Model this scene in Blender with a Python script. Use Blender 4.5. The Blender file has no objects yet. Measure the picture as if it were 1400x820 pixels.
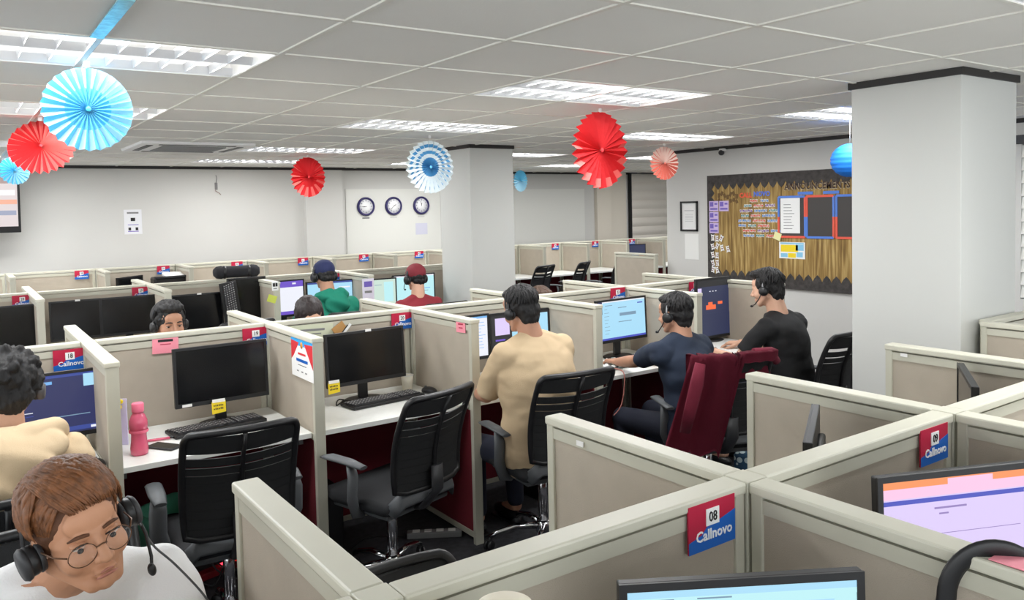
import bpy, bmesh, math, random
from mathutils import Vector, Matrix, Euler, noise
random.seed(7)
PI = math.pi
scene = bpy.context.scene
COL = scene.collection

# ------------------------------------------------------------------ camera
# office grid: X runs along the rows of cubicles, Y across them, metres, floor z = 0
YAW, PITCH, ROLL, CAMH, FPX = 0.61123, 0.047, 0.02275, 1.8, 1095.0
_f = Vector((math.sin(YAW)*math.cos(PITCH), math.cos(YAW)*math.cos(PITCH), -math.sin(PITCH)))
_r = Vector((math.cos(YAW), -math.sin(YAW), 0))
_d = _f.cross(_r)
_R = math.cos(ROLL)*_r + math.sin(ROLL)*_d
_D = -math.sin(ROLL)*_r + math.cos(ROLL)*_d
cam_data = bpy.data.cameras.new('camera')
cam = bpy.data.objects.new('camera', cam_data)
COL.objects.link(cam)
cam.matrix_world = Matrix(((_R.x, -_D.x, -_f.x, 0), (_R.y, -_D.y, -_f.y, 0), (_R.z, -_D.z, -_f.z, CAMH), (0, 0, 0, 1)))
cam_data.sensor_width = 36
cam_data.lens = FPX/1400*36
cam_data.shift_y = -(410-334)/1400
cam_data.clip_start = 0.05
scene.camera = cam

# ------------------------------------------------------------------ world, view, lights
world = bpy.data.worlds.new('world')
scene.world = world
world.use_nodes = True
world.node_tree.nodes['Background'].inputs[0].default_value = (0.93, 0.97, 1.0, 1)
world.node_tree.nodes['Background'].inputs[1].default_value = 3.2
vs = scene.view_settings
vs.view_transform = 'Standard'
vs.look = 'None'
vs.exposure = 0.0
vs.gamma = 1.0
vs.use_curve_mapping = False
scene.cycles.use_light_tree = True
scene.cycles.max_bounces = 8
scene.cycles.diffuse_bounces = 5
scene.cycles.sample_clamp_indirect = 6
CEIL = 2.4
TILE = 0.614
TX0, TY0 = 1.055, 1.775
LAMP_POWER = 13.5
TUBE_GLOW = 8.0
# ceiling fixtures: two tiles long (X), one tile wide (Y); given as tile indices
FIX = [(i, j) for i in (-6, -2, 2, 6, 10, 14) for j in (-2, 2, 5, 9, 12)]
FIX = [(i, j) for (i, j) in FIX if not (i >= 10 and j <= 5) and not (j == -2 and i != 2)]
def fix_center(i, j):
    return Vector((TX0+TILE*(i+1), TY0+TILE*(j+0.5), CEIL))
for (i, j) in FIX:
    c = fix_center(i, j)
    for s in (-1, 1):
        ld = bpy.data.lights.new('fluorescent_tube_light', 'AREA')
        ld.shape = 'RECTANGLE'
        ld.size = 1.14
        ld.size_y = 0.16
        ld.energy = LAMP_POWER
        ld.color = (0.98, 0.99, 1.0)
        lo = bpy.data.objects.new('fluorescent_tube_light', ld)
        lo.location = (c.x, c.y+s*0.14, CEIL+0.004)
        COL.objects.link(lo)

# ------------------------------------------------------------------ materials
def lin(c):
    return tuple(((v/255)/12.92 if v/255 <= .04045 else ((v/255+.055)/1.055)**2.4) for v in c)
MATS = {}
def mat(name, rgb, rough=.6, metal=0, emit=0, bump=0, bscale=200, vary=0, vscale=8, alpha=1, trans=0, coat=0, stretch=None, spec=.5, sheen=0):
    if name in MATS: return MATS[name]
    m = bpy.data.materials.new(name)
    m.use_nodes = True
    nt = m.node_tree
    b = nt.nodes['Principled BSDF']
    c = lin(rgb)+(1,)
    b.inputs['Base Color'].default_value = c
    b.inputs['Roughness'].default_value = rough
    b.inputs['Metallic'].default_value = metal
    b.inputs['Specular IOR Level'].default_value = spec
    if sheen: b.inputs['Sheen Weight'].default_value = sheen
    if coat: b.inputs['Coat Weight'].default_value = coat
    if emit:
        b.inputs['Emission Color'].default_value = c
        b.inputs['Emission Strength'].default_value = emit
        b.inputs['Base Color'].default_value = (0.02, 0.02, 0.02, 1)
    if alpha < 1: b.inputs['Alpha'].default_value = alpha
    if trans: b.inputs['Transmission Weight'].default_value = trans
    if bump or vary:
        tc = nt.nodes.new('ShaderNodeTexCoord')
        src = tc.outputs['Object']
        if stretch:
            mp = nt.nodes.new('ShaderNodeMapping')
            mp.inputs['Scale'].default_value = stretch
            nt.links.new(src, mp.inputs[0]); src = mp.outputs[0]
        if bump:
            n = nt.nodes.new('ShaderNodeTexNoise'); n.inputs['Scale'].default_value = bscale
            n.inputs['Detail'].default_value = 3
            nt.links.new(src, n.inputs[0])
            bp = nt.nodes.new('ShaderNodeBump'); bp.inputs['Strength'].default_value = bump
            bp.inputs['Distance'].default_value = .004
            nt.links.new(n.outputs[0], bp.inputs['Height'])
            nt.links.new(bp.outputs[0], b.inputs['Normal'])
        if vary:
            n = nt.nodes.new('ShaderNodeTexNoise'); n.inputs['Scale'].default_value = vscale
            n.inputs['Detail'].default_value = 4
            nt.links.new(src, n.inputs[0])
            r = nt.nodes.new('ShaderNodeValToRGB')
            r.color_ramp.elements[0].position = .3; r.color_ramp.elements[1].position = .7
            r.color_ramp.elements[0].color = tuple(v*(1-vary) for v in c[:3])+(1,)
            r.color_ramp.elements[1].color = tuple(min(1, v*(1+vary)) for v in c[:3])+(1,)
            nt.links.new(n.outputs[0], r.inputs[0])
            nt.links.new(r.outputs[0], b.inputs['Base Color'])
    MATS[name] = m
    return m
M_wall = mat('wall_paint', (210, 209, 205), .7, vary=.015, vscale=2)
M_white_board = mat('white_film', (224, 224, 218), .45)
M_ceiltile = mat('ceiling_tile', (237, 236, 232), .9, bump=.15, bscale=120, vary=.02, vscale=1.5)
M_tee = mat('ceiling_tee', (226, 224, 216), .35)
M_tee_shadow = mat('tee_shadow_gap', (90, 86, 80), .8)
M_black_trim = mat('black_trim', (30, 27, 26), .5)
M_maroon_trim = mat('maroon_skirting', (92, 22, 26), .5)
M_carpet = mat('carpet', (62, 62, 66), .95, bump=.8, bscale=400, vary=.25, vscale=30)
M_frame = mat('panel_frame', (192, 190, 174), .45, vary=.02, vscale=6)
M_cap = mat('panel_cap', (204, 202, 186), .4, vary=.02, vscale=9)
M_fabric = mat('panel_fabric', (178, 168, 153), .9, bump=.35, bscale=500, vary=.035, vscale=14)
M_maroon = mat('panel_maroon', (112, 22, 36), .85, bump=.3, bscale=500)
M_desk = mat('worktop_laminate', (238, 239, 235), .35, vary=.02, vscale=30)
M_deskedge = mat('worktop_edge', (196, 198, 190), .5)
M_black = mat('black_plastic', (24, 24, 26), .4)
M_blackgloss = mat('black_gloss', (14, 14, 16), .12)
M_screen_off = mat('screen_off', (17, 18, 20), .16, spec=.4)
M_dark = mat('dark_grey_plastic', (46, 47, 50), .5)
M_grey = mat('grey_plastic', (92, 95, 98), .5)
M_midgrey = mat('mid_grey_plastic', (128, 128, 128), .5)
M_key = mat('key_black', (62, 62, 65), .45)
M_keyleg = mat('key_legend', (190, 190, 190), .6)
M_mesh = mat('chair_mesh', (26, 27, 29), .75, bump=.4, bscale=600)
M_chrome = mat('chrome', (215, 215, 218), .12, metal=1)
M_white = mat('white_plastic', (236, 235, 232), .45)
M_paper = mat('white_paper', (240, 240, 238), .8)
M_red = mat('sign_red', (186, 20, 62), .5)
M_blue = mat('sign_blue', (10, 96, 188), .5)
M_signwhite = mat('sign_white', (245, 245, 245), .6)
M_ink = mat('ink_black', (30, 28, 30), .7)
M_yellow = mat('note_yellow', (243, 214, 40), .7)
M_pink = mat('note_pink', (244, 150, 165), .7)
M_lime = mat('note_lime', (205, 214, 90), .7)
M_string = mat('white_string', (235, 235, 232), .7)

# ------------------------------------------------------------------ mesh helpers
class MB:
    def __init__(s): s.bm = bmesh.new()
    def _tag(s, before, mi, smooth):
        for f in s.bm.faces:
            if f not in before: f.material_index = mi; f.smooth = smooth
    def box(s, c, size, rot=None, mi=0, bevel=0):
        mx = Matrix.Translation(c) @ (rot.to_4x4() if rot else Matrix.Identity(4)) @ Matrix.Diagonal((*size, 1))
        r = bmesh.ops.create_cube(s.bm, size=1, matrix=mx)
        fs = set(f for v in r['verts'] for f in v.link_faces)
        for f in fs: f.material_index = mi
        if bevel:
            es = list(set(e for f in fs for e in f.edges))
            q = bmesh.ops.bevel(s.bm, geom=es, offset=bevel, segments=2, affect='EDGES', profile=.5)
            for f in q['faces']: f.material_index = mi
        return s
    def bx(s, x0, x1, y0, y1, z0, z1, mi=0, bevel=0):
        return s.box(((x0+x1)/2, (y0+y1)/2, (z0+z1)/2), (abs(x1-x0), abs(y1-y0), abs(z1-z0)), None, mi, bevel)
    def tube(s, pts, r, seg=8, mi=0, closed=False, cap=True, flat=None):
        pts = [Vector(p) for p in pts]
        n = len(pts)
        rs = r if isinstance(r, (list, tuple)) else [r]*n
        rings = []
        up = None
        for i, p in enumerate(pts):
            a = pts[(i-1) % n] if (closed or i > 0) else p
            b = pts[(i+1) % n] if (closed or i < n-1) else p
            t = (b-a)
            t = t.normalized() if t.length > 1e-9 else Vector((0, 0, 1))
            if up is None:
                up = Vector((0, 0, 1)) if abs(t.z) < .9 else Vector((1, 0, 0))
            u = (up - t*up.dot(t))
            if u.length < 1e-6: u = t.orthogonal()
            u.normalize(); w = t.cross(u); up = u
            fx, fy = (flat if flat else (1, 1))
            rings.append([s.bm.verts.new(p + (u*math.cos(2*PI*k/seg)*fx + w*math.sin(2*PI*k/seg)*fy)*rs[i]) for k in range(seg)])
        m = n if closed else n-1
        for i in range(m):
            A, B = rings[i], rings[(i+1) % n]
            for k in range(seg):
                try:
                    f = s.bm.faces.new((A[k], A[(k+1) % seg], B[(k+1) % seg], B[k])); f.smooth = True; f.material_index = mi
                except ValueError: pass
        if cap and not closed:
            for R_, rev in ((rings[0], True), (rings[-1], False)):
                f = s.bm.faces.new(R_[::-1] if rev else R_); f.material_index = mi
        return s
    def lathe(s, prof, seg=24, mx=None, mi=0, smooth=True):
        mx = mx or Matrix.Identity(4)
        rings = []
        for (r, z) in prof:
            if r < 1e-6: rings.append([s.bm.verts.new(mx @ Vector((0, 0, z)))])
            else: rings.append([s.bm.verts.new(mx @ Vector((r*math.cos(2*PI*k/seg), r*math.sin(2*PI*k/seg), z))) for k in range(seg)])
        for A, B in zip(rings, rings[1:]):
            for k in range(seg):
                a, b = A[k % len(A)], A[(k+1) % len(A)]
                c, d = B[(k+1) % len(B)], B[k % len(B)]
                vs_ = []
                for v in (a, b, c, d):
                    if v not in vs_: vs_.append(v)
                if len(vs_) > 2:
                    try: f = s.bm.faces.new(vs_); f.smooth = smooth; f.material_index = mi
                    except ValueError: pass
        return s
    def sph(s, c, rad, rot=None, mi=0, u=20, v=12):
        mx = Matrix.Translation(c) @ (rot.to_4x4() if rot else Matrix.Identity(4)) @ Matrix.Diagonal((*rad, 1))
        r = bmesh.ops.create_uvsphere(s.bm, u_segments=u, v_segments=v, radius=1, matrix=mx)
        for f in set(f for w in r['verts'] for f in w.link_faces): f.material_index = mi; f.smooth = True
        return s
    def prism(s, poly, y0, y1, mx=None, mi=0):
        """poly in local XZ, extruded along Y"""
        mx = mx or Matrix.Identity(4)
        A = [s.bm.verts.new(mx @ Vector((x, y0, z))) for x, z in poly]
        B = [s.bm.verts.new(mx @ Vector((x, y1, z))) for x, z in poly]
        n = len(poly)
        for R_ in (A, B[::-1]):
            f = s.bm.faces.new(R_); f.material_index = mi
        for k in range(n):
            f = s.bm.faces.new((A[k], B[k], B[(k+1) % n], A[(k+1) % n])); f.material_index = mi
        return s
    def build(s, name, mats, parent=None, loc=None):
        bmesh.ops.recalc_face_normals(s.bm, faces=s.bm.faces[:])
        me = bpy.data.meshes.new(name)
        s.bm.to_mesh(me); s.bm.free()
        if not isinstance(mats, (list, tuple)): mats = [mats]
        for m in mats: me.materials.append(m)
        o = bpy.data.objects.new(name, me)
        COL.objects.link(o)
        if parent is not None: o.parent = parent
        if loc is not None: o.location = loc
        return o
def tag(o, label=None, cat=None, group=None, kind=None):
    if label: o['label'] = label
    if cat: o['category'] = cat
    if group: o['group'] = group
    if kind: o['kind'] = kind
    return o
def thing(name, label, cat, loc=(0, 0, 0), rz=0, group=None, rot=None):
    o = bpy.data.objects.new(name, None)
    o.empty_display_size = .1
    COL.objects.link(o)
    o.location = loc
    o.rotation_euler = rot if rot else (0, 0, rz)
    return tag(o, label, cat, group)
def kids(o): return [c for c in COL.objects if c.parent == o]
def dup(o, loc=None, rz=None, label=None, group=None, parent=None):
    c = o.copy(); COL.objects.link(c)
    if parent is not None: c.parent = parent
    if loc is not None: c.location = loc
    if rz is not None: c.rotation_euler = (0, 0, rz)
    if label: c['label'] = label
    if group: c['group'] = group
    for k in kids(o): dup(k, parent=c)
    return c
def struct(o): o['kind'] = 'structure'; return o
_tc = {}
def text_verts(txt, size, bold=0, extrude=.0006):
    key = (txt, size, bold)
    if key not in _tc:
        cu = bpy.data.curves.new('t', 'FONT'); cu.body = txt; cu.size = size
        cu.align_x = 'CENTER'; cu.align_y = 'CENTER'; cu.offset = bold; cu.extrude = extrude
        cu.resolution_u = 2
        ob = bpy.data.objects.new('t', cu); COL.objects.link(ob)
        dg = bpy.context.evaluated_depsgraph_get()
        me = bpy.data.meshes.new_from_object(ob.evaluated_get(dg))
        _tc[key] = me
        bpy.data.objects.remove(ob)
    return _tc[key]
def add_text(mb, txt, size, mx, mi=0, bold=0, sx=1):
    """text lying in the local XZ plane of mx, facing -Y"""
    me = text_verts(txt, size, bold)
    n0 = len(mb.bm.faces)
    R = mx @ Matrix.Rotation(PI/2, 4, 'X') @ Matrix.Diagonal((sx, 1, 1, 1))
    vm = [mb.bm.verts.new(R @ v.co) for v in me.vertices]
    for p in me.polygons:
        try: f = mb.bm.faces.new([vm[i] for i in p.vertices]); f.material_index = mi
        except ValueError: pass

# ================================================================== ROOM
XL, XR, YF, YB = -4.2, 6.9, -2.4, 10.65      # office; the far end runs on past X = 6.9 to X = 12.6
fl = MB().bx(XL, 12.6, YF, 11.5, -.1, 0).build('floor', M_carpet); struct(fl)
struct(MB().bx(XL, 6.9, YB, YB+.75, 0, 2.75).build('wall_back', M_wall))
struct(MB().bx(6.9, 12.6, 11.35, 11.5, 0, 2.75).build('wall_back_far', M_wall))
# the two sides behind and beside the camera are window bands over a low wall
struct(MB().bx(XL-.15, XL, YF, YB+.7, 0, .5).build('wall_left', M_wall))
struct(MB().bx(XL-.15, 12.7, YF-.15, YF, 0, .5).build('wall_front', M_wall))
w = MB()
for k in range(8): w.bx(XL-.1, XL-.05, YF+k*1.86, YF+k*1.86+.06, .5, 2.4)
struct(w.build('fill_opening_left', M_white))
w = MB()
for k in range(9): w.bx(XL+k*2.05, XL+k*2.05+.06, YF-.1, YF-.05, .5, 2.4)
struct(w.build('fill_opening_front', M_white))
struct(MB().bx(12.6, 12.75, YF, 11.5, 0, 2.75).build('wall_far_end', M_wall))
# right-hand wall with a window near the pillar
WY0, WY1, WZ0, WZ1 = 1.0, 2.86, .98, 2.2
w = MB()
w.bx(6.9, 7.08, WY1, 6.66, 0, 2.4)
w.bx(6.9, 7.08, YF, WY0, 0, 2.4)
w.bx(6.9, 7.08, WY0, WY1, 0, WZ0); w.bx(6.9, 7.08, WY0, WY1, WZ1, 2.4)
struct(w.build('wall_right', M_wall))
win = thing('window_1', None, None, (6.9, 0, 0)); struct(win)
w = MB()
for y in (WY0+.02, (WY0+WY1)/2, WY1-.02): w.bx(.10, .15, y-.02, y+.02, WZ0, WZ1)
for z in (WZ0+.02, WZ1-.02): w.bx(.10, .15, WY0, WY1, z-.02, z+.02)
w.build('window_frame', M_white, win)
MB().bx(.12, .126, WY0, WY1, WZ0, WZ1).build('window_glass', mat('window_glass', (210, 225, 235), .05, trans=.9), win)
bl = thing('window_blind', 'white horizontal slatted blind at the window behind the big pillar', 'blind', (6.9, 0, 0))
MB().bx(-.03, .05, WY0-.03, WY1+.03, WZ1, WZ1+.07, bevel=.005).build('head_rail', M_dark, bl)
w = MB()
n = 12
for i in range(n):
    z = WZ1-.01-(i+.5)*(WZ1-WZ0-.02)/n
    w.box((.012, (WY0+WY1)/2, z), (.006, WY1-WY0+.03, .098), Matrix.Rotation(math.radians(10), 3, 'Y'))
w.build('blind_slats', M_white_board, bl)
# black ceiling line on the walls, maroon skirting
T = MB()
T.bx(XL, 3.9, YB-.025, YB, CEIL-.035, CEIL); T.bx(3.9, 4.56, YB-.125, YB-.1, CEIL-.035, CEIL); T.bx(4.56, 6.9, YB-.025, YB, CEIL-.035, CEIL)
T.bx(6.9, 12.6, 11.325, 11.35, CEIL-.035, CEIL)
T.bx(6.875, 6.9, YF, 6.66, CEIL-.035, CEIL)
struct(T.build('trim_1', M_black_trim))
T = MB()
T.bx(6.885, 6.9, YF, 6.66, 0, .10); T.bx(XL, 6.9, YB-.015, YB, 0, .10)
struct(T.build('baseboard_right', M_maroon_trim))
# pilasters on the back wall
struct(MB().bx(3.98, 4.52, YB-.1, YB, 0, CEIL).build('wall_back_pilaster', M_wall))
struct(MB().bx(9.85, 10.2, 11.27, 11.35, 0, CEIL).bx(10.2, 10.62, 11.31, 11.35, 0, CEIL).build('wall_far_pilaster', mat('pilaster_cream', (222, 214, 200), .7)))
struct(MB().bx(4.6, 6.13, YB-.012, YB, .2, 2.1).build('trim_back_board', M_white_board))
struct(MB().bx(7.4, 9.6, 11.338, 11.35, .2, 2.1).build('trim_far_board', M_white_board))
# pillars
def pillar(name, x0, x1, y0, y1, extra=None):
    p = MB().bx(x0, x1, y0, y1, 0, CEIL, bevel=.004).build(name, mat('pillar_paint', (201, 202, 198), .55, vary=.012, vscale=1.5)); struct(p)
    t = MB(); e = .012
    t.bx(x0-e, x1+e, y0-e, y0, CEIL-.035, CEIL); t.bx(x0-e, x1+e, y1, y1+e, CEIL-.035, CEIL)
    t.bx(x0-e, x0, y0, y1, CEIL-.035, CEIL); t.bx(x1, x1+e, y0, y1, CEIL-.035, CEIL)
    o = t.build('trim_pillar', M_black_trim); struct(o)
pillar('wall_pillar_near', 3.87, 4.43, 1.86, 2.415)
pillar('wall_pillar_far', 4.06, 4.56, 6.46, 7.03)

# ceiling: tile by tile, open where a fixture or the air conditioner sits
AC_T = [(1, 9)]
fixt = set()
for (i, j) in FIX: fixt.add((i, j)); fixt.add((i+1, j))
m = MB()
i0, i1, j0, j1 = -10, 19, -7, 16
bmv = {}
def cv(i, j):
    if (i, j) not in bmv: bmv[(i, j)] = m.bm.verts.new((TX0+TILE*i, TY0+TILE*j, CEIL))
    return bmv[(i, j)]
for i in range(i0, i1):
    for j in range(j0, j1):
        if (i, j) in fixt: continue
        m.bm.faces.new((cv(i, j), cv(i, j+1), cv(i+1, j+1), cv(i+1, j)))
ceil = m.build('ceiling', M_ceiltile); struct(ceil)
struct(MB().bx(-5.2, 12.9, -2.6, 11.7, 2.62, 2.7).build('ceiling_slab', M_wall))
g = MB(); g2 = MB()  # g2: dark strips painted beside the tees as their shadow line
for i in range(i0, i1+1):
    x = TX0+TILE*i
    if x < XL or x > 12.6: continue
    g.bx(x-.010, x+.010, YF, 11.35, CEIL-.006, CEIL+.002)
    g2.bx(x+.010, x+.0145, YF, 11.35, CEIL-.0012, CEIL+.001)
for j in range(j0, j1+1):
    y = TY0+TILE*j
    if y < YF or y > 11.35: continue
    g.bx(XL, 12.6, y-.010, y+.010, CEIL-.0055, CEIL+.002)
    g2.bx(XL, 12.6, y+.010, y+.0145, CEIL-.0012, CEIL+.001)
struct(g.build('ceiling_grid', M_tee)); struct(g2.build('ceiling_grid_shadow', M_tee_shadow))

# light fixtures
M_tube = mat('tube_glow', (255, 252, 244), emit=TUBE_GLOW)
M_refl = mat('louvre_metal', (222, 224, 228), .3, metal=.3)
M_house = mat('fixture_housing', (232, 232, 232), .4)
def make_fixture(label):
    t = thing('ceiling_light', label, 'ceiling light', (0, 0, 0), group='louvred fluorescent ceiling lights')
    L, W, H = TILE*2-.02, TILE-.02, .09
    h = MB()
    h.bx(-L/2, L/2, -W/2, W/2, H, H+.01)
    for s in (-1, 1):
        h.bx(-L/2, L/2, s*W/2-.004, s*W/2+.004, -.004, H); h.bx(s*L/2-.004, s*L/2+.004, -W/2, W/2, -.004, H)
    h.build('housing', M_house, t)
    for s in (-1, 1):
        MB().tube([(-.56, s*.14, .045), (.56, s*.14, .045)], .014, 10).build('fluorescent_tube', M_tube, t)
    l = MB()
    for y in (-.28, 0, .28):
        l.prism([(-.022 if abs(y) < .1 else -.012, .03), (0, .0), (.022 if abs(y) < .1 else .012, .03)], -L/2, L/2, Matrix.Translation((0, y, 0)) @ Matrix.Rotation(PI/2, 4, 'Z'))
    for k in range(1, 12):
        x = -L/2+L*k/12
        l.prism([(-.006, .034), (0, .0), (.006, .034)], -W/2+.01, W/2-.01, Matrix.Translation((x, 0, 0)))
    l.build('louvre', M_refl, t)
    return t
FL = {(-2, 2): 'louvred ceiling light above the big light blue paper fan', (-2, 5): 'louvred ceiling light directly above the big red paper fan by the blue one',
      (2, 2): 'wide louvred ceiling light above the large red fan in mid room', (2, 5): 'louvred ceiling light above the blue and white patterned fan',
      (2, 9): 'louvred ceiling light behind the small red fan, beyond the air conditioner', (2, 12): 'louvred ceiling light closest to the clock wall, above the pilaster',
      (6, 2): 'louvred ceiling light half hidden by the big pillar', (6, 5): 'louvred ceiling light above the small salmon paper fan',
      (6, 9): 'louvred ceiling light beside the top of the slim pillar', (10, 9): 'louvred ceiling light toward the far blind window',
      (-2, 9): 'louvred ceiling light beyond the red fan, beside the air conditioner', (-2, 12): 'louvred ceiling light over the wall screen'}
fx0 = None
for (i, j) in FIX:
    if i in (-6, 14) or j == -2 and i < 0: 
        continue
    lab = FL.get((i, j), 'louvred ceiling light at the far end of the ceiling' if i > 6 else {(2, -2): 'louvred ceiling light cut off at the top corner over the big pillar', (6, -2): 'louvred ceiling light past the big pillar, out at the frame edge', (-2, -2): 'louvred ceiling light above the closest cubicles'}.get((i, j), 'louvred ceiling light toward the far side beyond the notice board wall'))
    if fx0 is None:
        fx0 = make_fixture(lab); fx0.location = fix_center(i, j)
    else: dup(fx0, fix_center(i, j), 0, lab)
# air conditioner cassette
ac = thing('ceiling_cassette', 'white square air conditioner outlet set in the ceiling', 'air conditioner', (1.75, 7.45, CEIL))
MB().box((0, 0, -.012), (.92, .92, .025), bevel=.008).build('outer_panel', M_house, ac)
l = MB()
for k in range(11): l.bx(-.26, .26, -.25+k*.05-.008, -.25+k*.05+.008, -.034, -.024)
l.build('intake_grille', M_midgrey, ac)
for s in (-1, 1):
    MB().box((0, s*.37, -.026), (.62, .05, .004)).build('air_flap', M_dark, ac)
    MB().box((s*.37, 0, -.026), (.05, .62, .004)).build('air_flap', M_dark, ac)
o = MB().bx(.405, .447, 2.42, 2.98, CEIL-.012, CEIL-.007).build('ceiling_strip', mat('shiny_light_blue', (150, 215, 232), .25, metal=.3, vary=.25, vscale=40))  # thin shiny light blue strip laid along a ceiling tee
tag(o, 'shiny light blue strip along a ceiling joint', 'tape')
cm = thing('ceiling_camera', 'small white dome camera on the wall above the notice board', 'camera', (6.86, 5.79, 2.34))
MB().box((0, 0, .02), (.06, .06, .03), bevel=.008).build('bracket', M_white, cm)
MB().sph((-.02, 0, -.01), (.032, .032, .03)).build('lens_dome', M_dark, cm)

# ================================================================== CUBICLES
H = 1.21
def panel_mesh(L, hgt=H, th=.05, lower=True, parent=None):
    """panel along local X from 0 to L, thickness along Y, built as children of parent"""
    m = MB(); e = .028
    for x in (e/2, L-e/2): m.box((x, 0, hgt/2-.01), (e, th, hgt-.02), bevel=.003)
    for z in (.05, .74, hgt-.045): m.box((L/2, 0, z), (L-2*e, th-.004, .03))
    m.build('panel_frame', M_frame, parent)
    c = MB().box((L/2, 0, hgt-.012), (L+.004, th+.010, .024), bevel=.005)
    c.build('top_cap', M_cap, parent)
    MB().box((L/2, 0, (.755+hgt-.06)/2), (L-2*e, th-.014, hgt-.06-.755)).build('fabric_inset', M_fabric, parent)
    MB().box((L/2, 0, .395), (L-2*e, th-.014, .66)).build('maroon_inset', M_maroon, parent)
_pc = {}
def panel(x0, y0, x1, y1, label, group):
    L = math.hypot(x1-x0, y1-y0); rz = math.atan2(y1-y0, x1-x0)
    key = round(L, 3)
    if key in _pc: return dup(_pc[key], (x0, y0, 0), rz, label, group)
    t = thing('cubicle_panel', label, 'partition', (x0, y0, 0), rz, group); t['kind'] = 'thing'
    panel_mesh(L, parent=t); _pc[key] = t
    return t
def worktop(x0, x1, y0, y1, label, group):
    t = thing('worktop', label, 'desk', ((x0+x1)/2, (y0+y1)/2, .76), 0, group)
    m = MB().box((0, 0, -.0125), (x1-x0, y1-y0, .025), bevel=.002); m.build('desk_top', M_desk, t)
    s = 1 if y1 > y0 else -1
    b = MB()
    for x in (-(x1-x0)/2+.02, (x1-x0)/2-.02): b.box((x, 0, -.05), (.02, abs(y1-y0)*.7, .05))
    b.build('bracket', M_midgrey, t)
    return t
G0, G1, G2, G3 = ['partition panels of the ' + q for q in ('closest row of cubicles', 'second row of cubicles', 'third row of cubicles', 'row along the back wall')]
XS = [-1.224, -.357, .51, 1.377, 2.244, 3.111, 3.978, 4.845]
cell_name = {0: {(1): 'the white shirt man', 2: 'the number 08 sign', 3: 'the number 09 sign', 4: 'the cubicle past number 09', 5: 'the cubicle beside the big pillar'}}
T2 = .025
# row 0 (numbers 08, 09)
who0 = ['the cubicle out of sight past the white shirt man', 'the white shirt man', 'the number 08 sign', 'the number 09 sign', 'the cubicle next beyond number 09', 'the cubicle beside the big pillar']
for k in range(6):
    if k == 0: continue
    panel(XS[k]+T2+.009, 1.11, XS[k+1]-T2-.009, 1.11, 'beige partition in the closest row, ' + ('carrying ' if '08' in who0[k] else 'pinned at its end with ' if 'the number 09' in who0[k] else 'in front of ' if 'man' in who0[k] else 'backing ') + who0[k], G0)
def divs(k, Y, s, label, g, d=.67):
    panel(XS[k], Y+s*.034, XS[k], Y+s*d, label, g)
divs(2, 1.11, 1, 'low beige divider at the white shirt man\'s elbow, cream top edge running away', G0)
divs(3, 1.11, 1, 'beige divider standing before the maroon jacket chair, small white mark near its top', G0)
divs(4, 1.11, 1, 'beige divider right behind the chair with the maroon jacket, seen nearly square on', G0)
divs(5, 1.11, 1, 'beige divider whose free end stands before the big pillar', G0)
divs(6, 1.11, 1, 'beige divider tight against the foot of the big pillar', G0, .70)
panel(XS[6]+.034, 1.815, XS[7]-.02, 1.815, 'beige panel running off past the big pillar at the frame edge', G0)
divs(2, 1.11, -1, 'beige divider on the camera side, below the frame, before number 08', G0)
divs(3, 1.11, -1, 'beige divider with a black headset on its top, between numbers 08 and 09', G0)
divs(4, 1.11, -1, 'beige divider just past the number 09 sign, on the camera side', G0)
divs(5, 1.11, -1, 'beige divider beyond number 09 at the frame edge, on the camera side', G0)
# row 1
Y1 = 4.26
who1 = ['beyond the frame edge past the cream hoodie', 'carrying the number 18 sign', 'pinned with a pink note and the number 19 sign', 'above the long black keyboard', 'in front of the tan shirt man', 'behind the light blue screen of the navy shirt man', 'behind the upright monitor of the black shirt man']
for k in range(7):
    panel(XS[k]+T2+.009, Y1, XS[k+1]-T2-.009, Y1, 'beige partition in the second row, ' + who1[k], G1)
n1 = {1: 'behind the cream hoodie person', 2: 'between number 18 and the pink bottle', 3: 'with the red and blue certificate', 4: 'with a pink note, beside the tan shirt man', 5: 'between the tan shirt and navy shirt men', 6: 'between the navy shirt and black shirt men', 7: 'ending the row by the white wall'}
f1 = {1: 'off at the frame edge', 2: 'beside the peeking man with a headset', 3: 'between the peeking man and the bowed dark head', 4: 'behind the number 20 cubicle', 5: 'reaching toward the slim pillar', 6: 'pointing at the far mesh chairs', 7: 'in front of the notice board wall'}
for k in range(1, 8):
    divs(k, Y1, -1, 'tall beige divider of the second row ' + n1[k], G1, .70)
    divs(k, Y1, 1, 'beige far-side divider of the second row ' + f1[k], G1, .69)
# row 2
Y2 = 7.38
who2 = ['behind the dark screen at the frame edge', 'behind a pair of dark screens', 'topped by the black roll pillow', 'in front of the green hoodie person', 'in front of the maroon cap person', 'running behind the slim pillar']
for k in range(1, 7):
    panel(XS[k]+T2+.009, Y2, XS[k+1]-T2-.009, Y2, 'beige partition in the third row, ' + who2[k-1], G2)
n2 = {2: 'with its end between the dark screens', 3: 'behind the peeking man', 4: 'with a lime sticky note on its end', 5: 'with white papers beside the green hoodie', 6: 'hidden behind the slim pillar', 1: 'at the frame edge'}
for k in range(1, 6):
    divs(k, Y2, -1, 'beige divider of the third row ' + n2[k], G2, .70)
for k in (1, 2, 3, 4, 5):
    divs(k, Y2, 1, 'far-side divider of the third row ' + n2[k], G2, .69)
panel(6.74, 6.68, 6.74, 7.38, 'beige end panel standing just off the corner of the notice board wall', G2)
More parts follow.
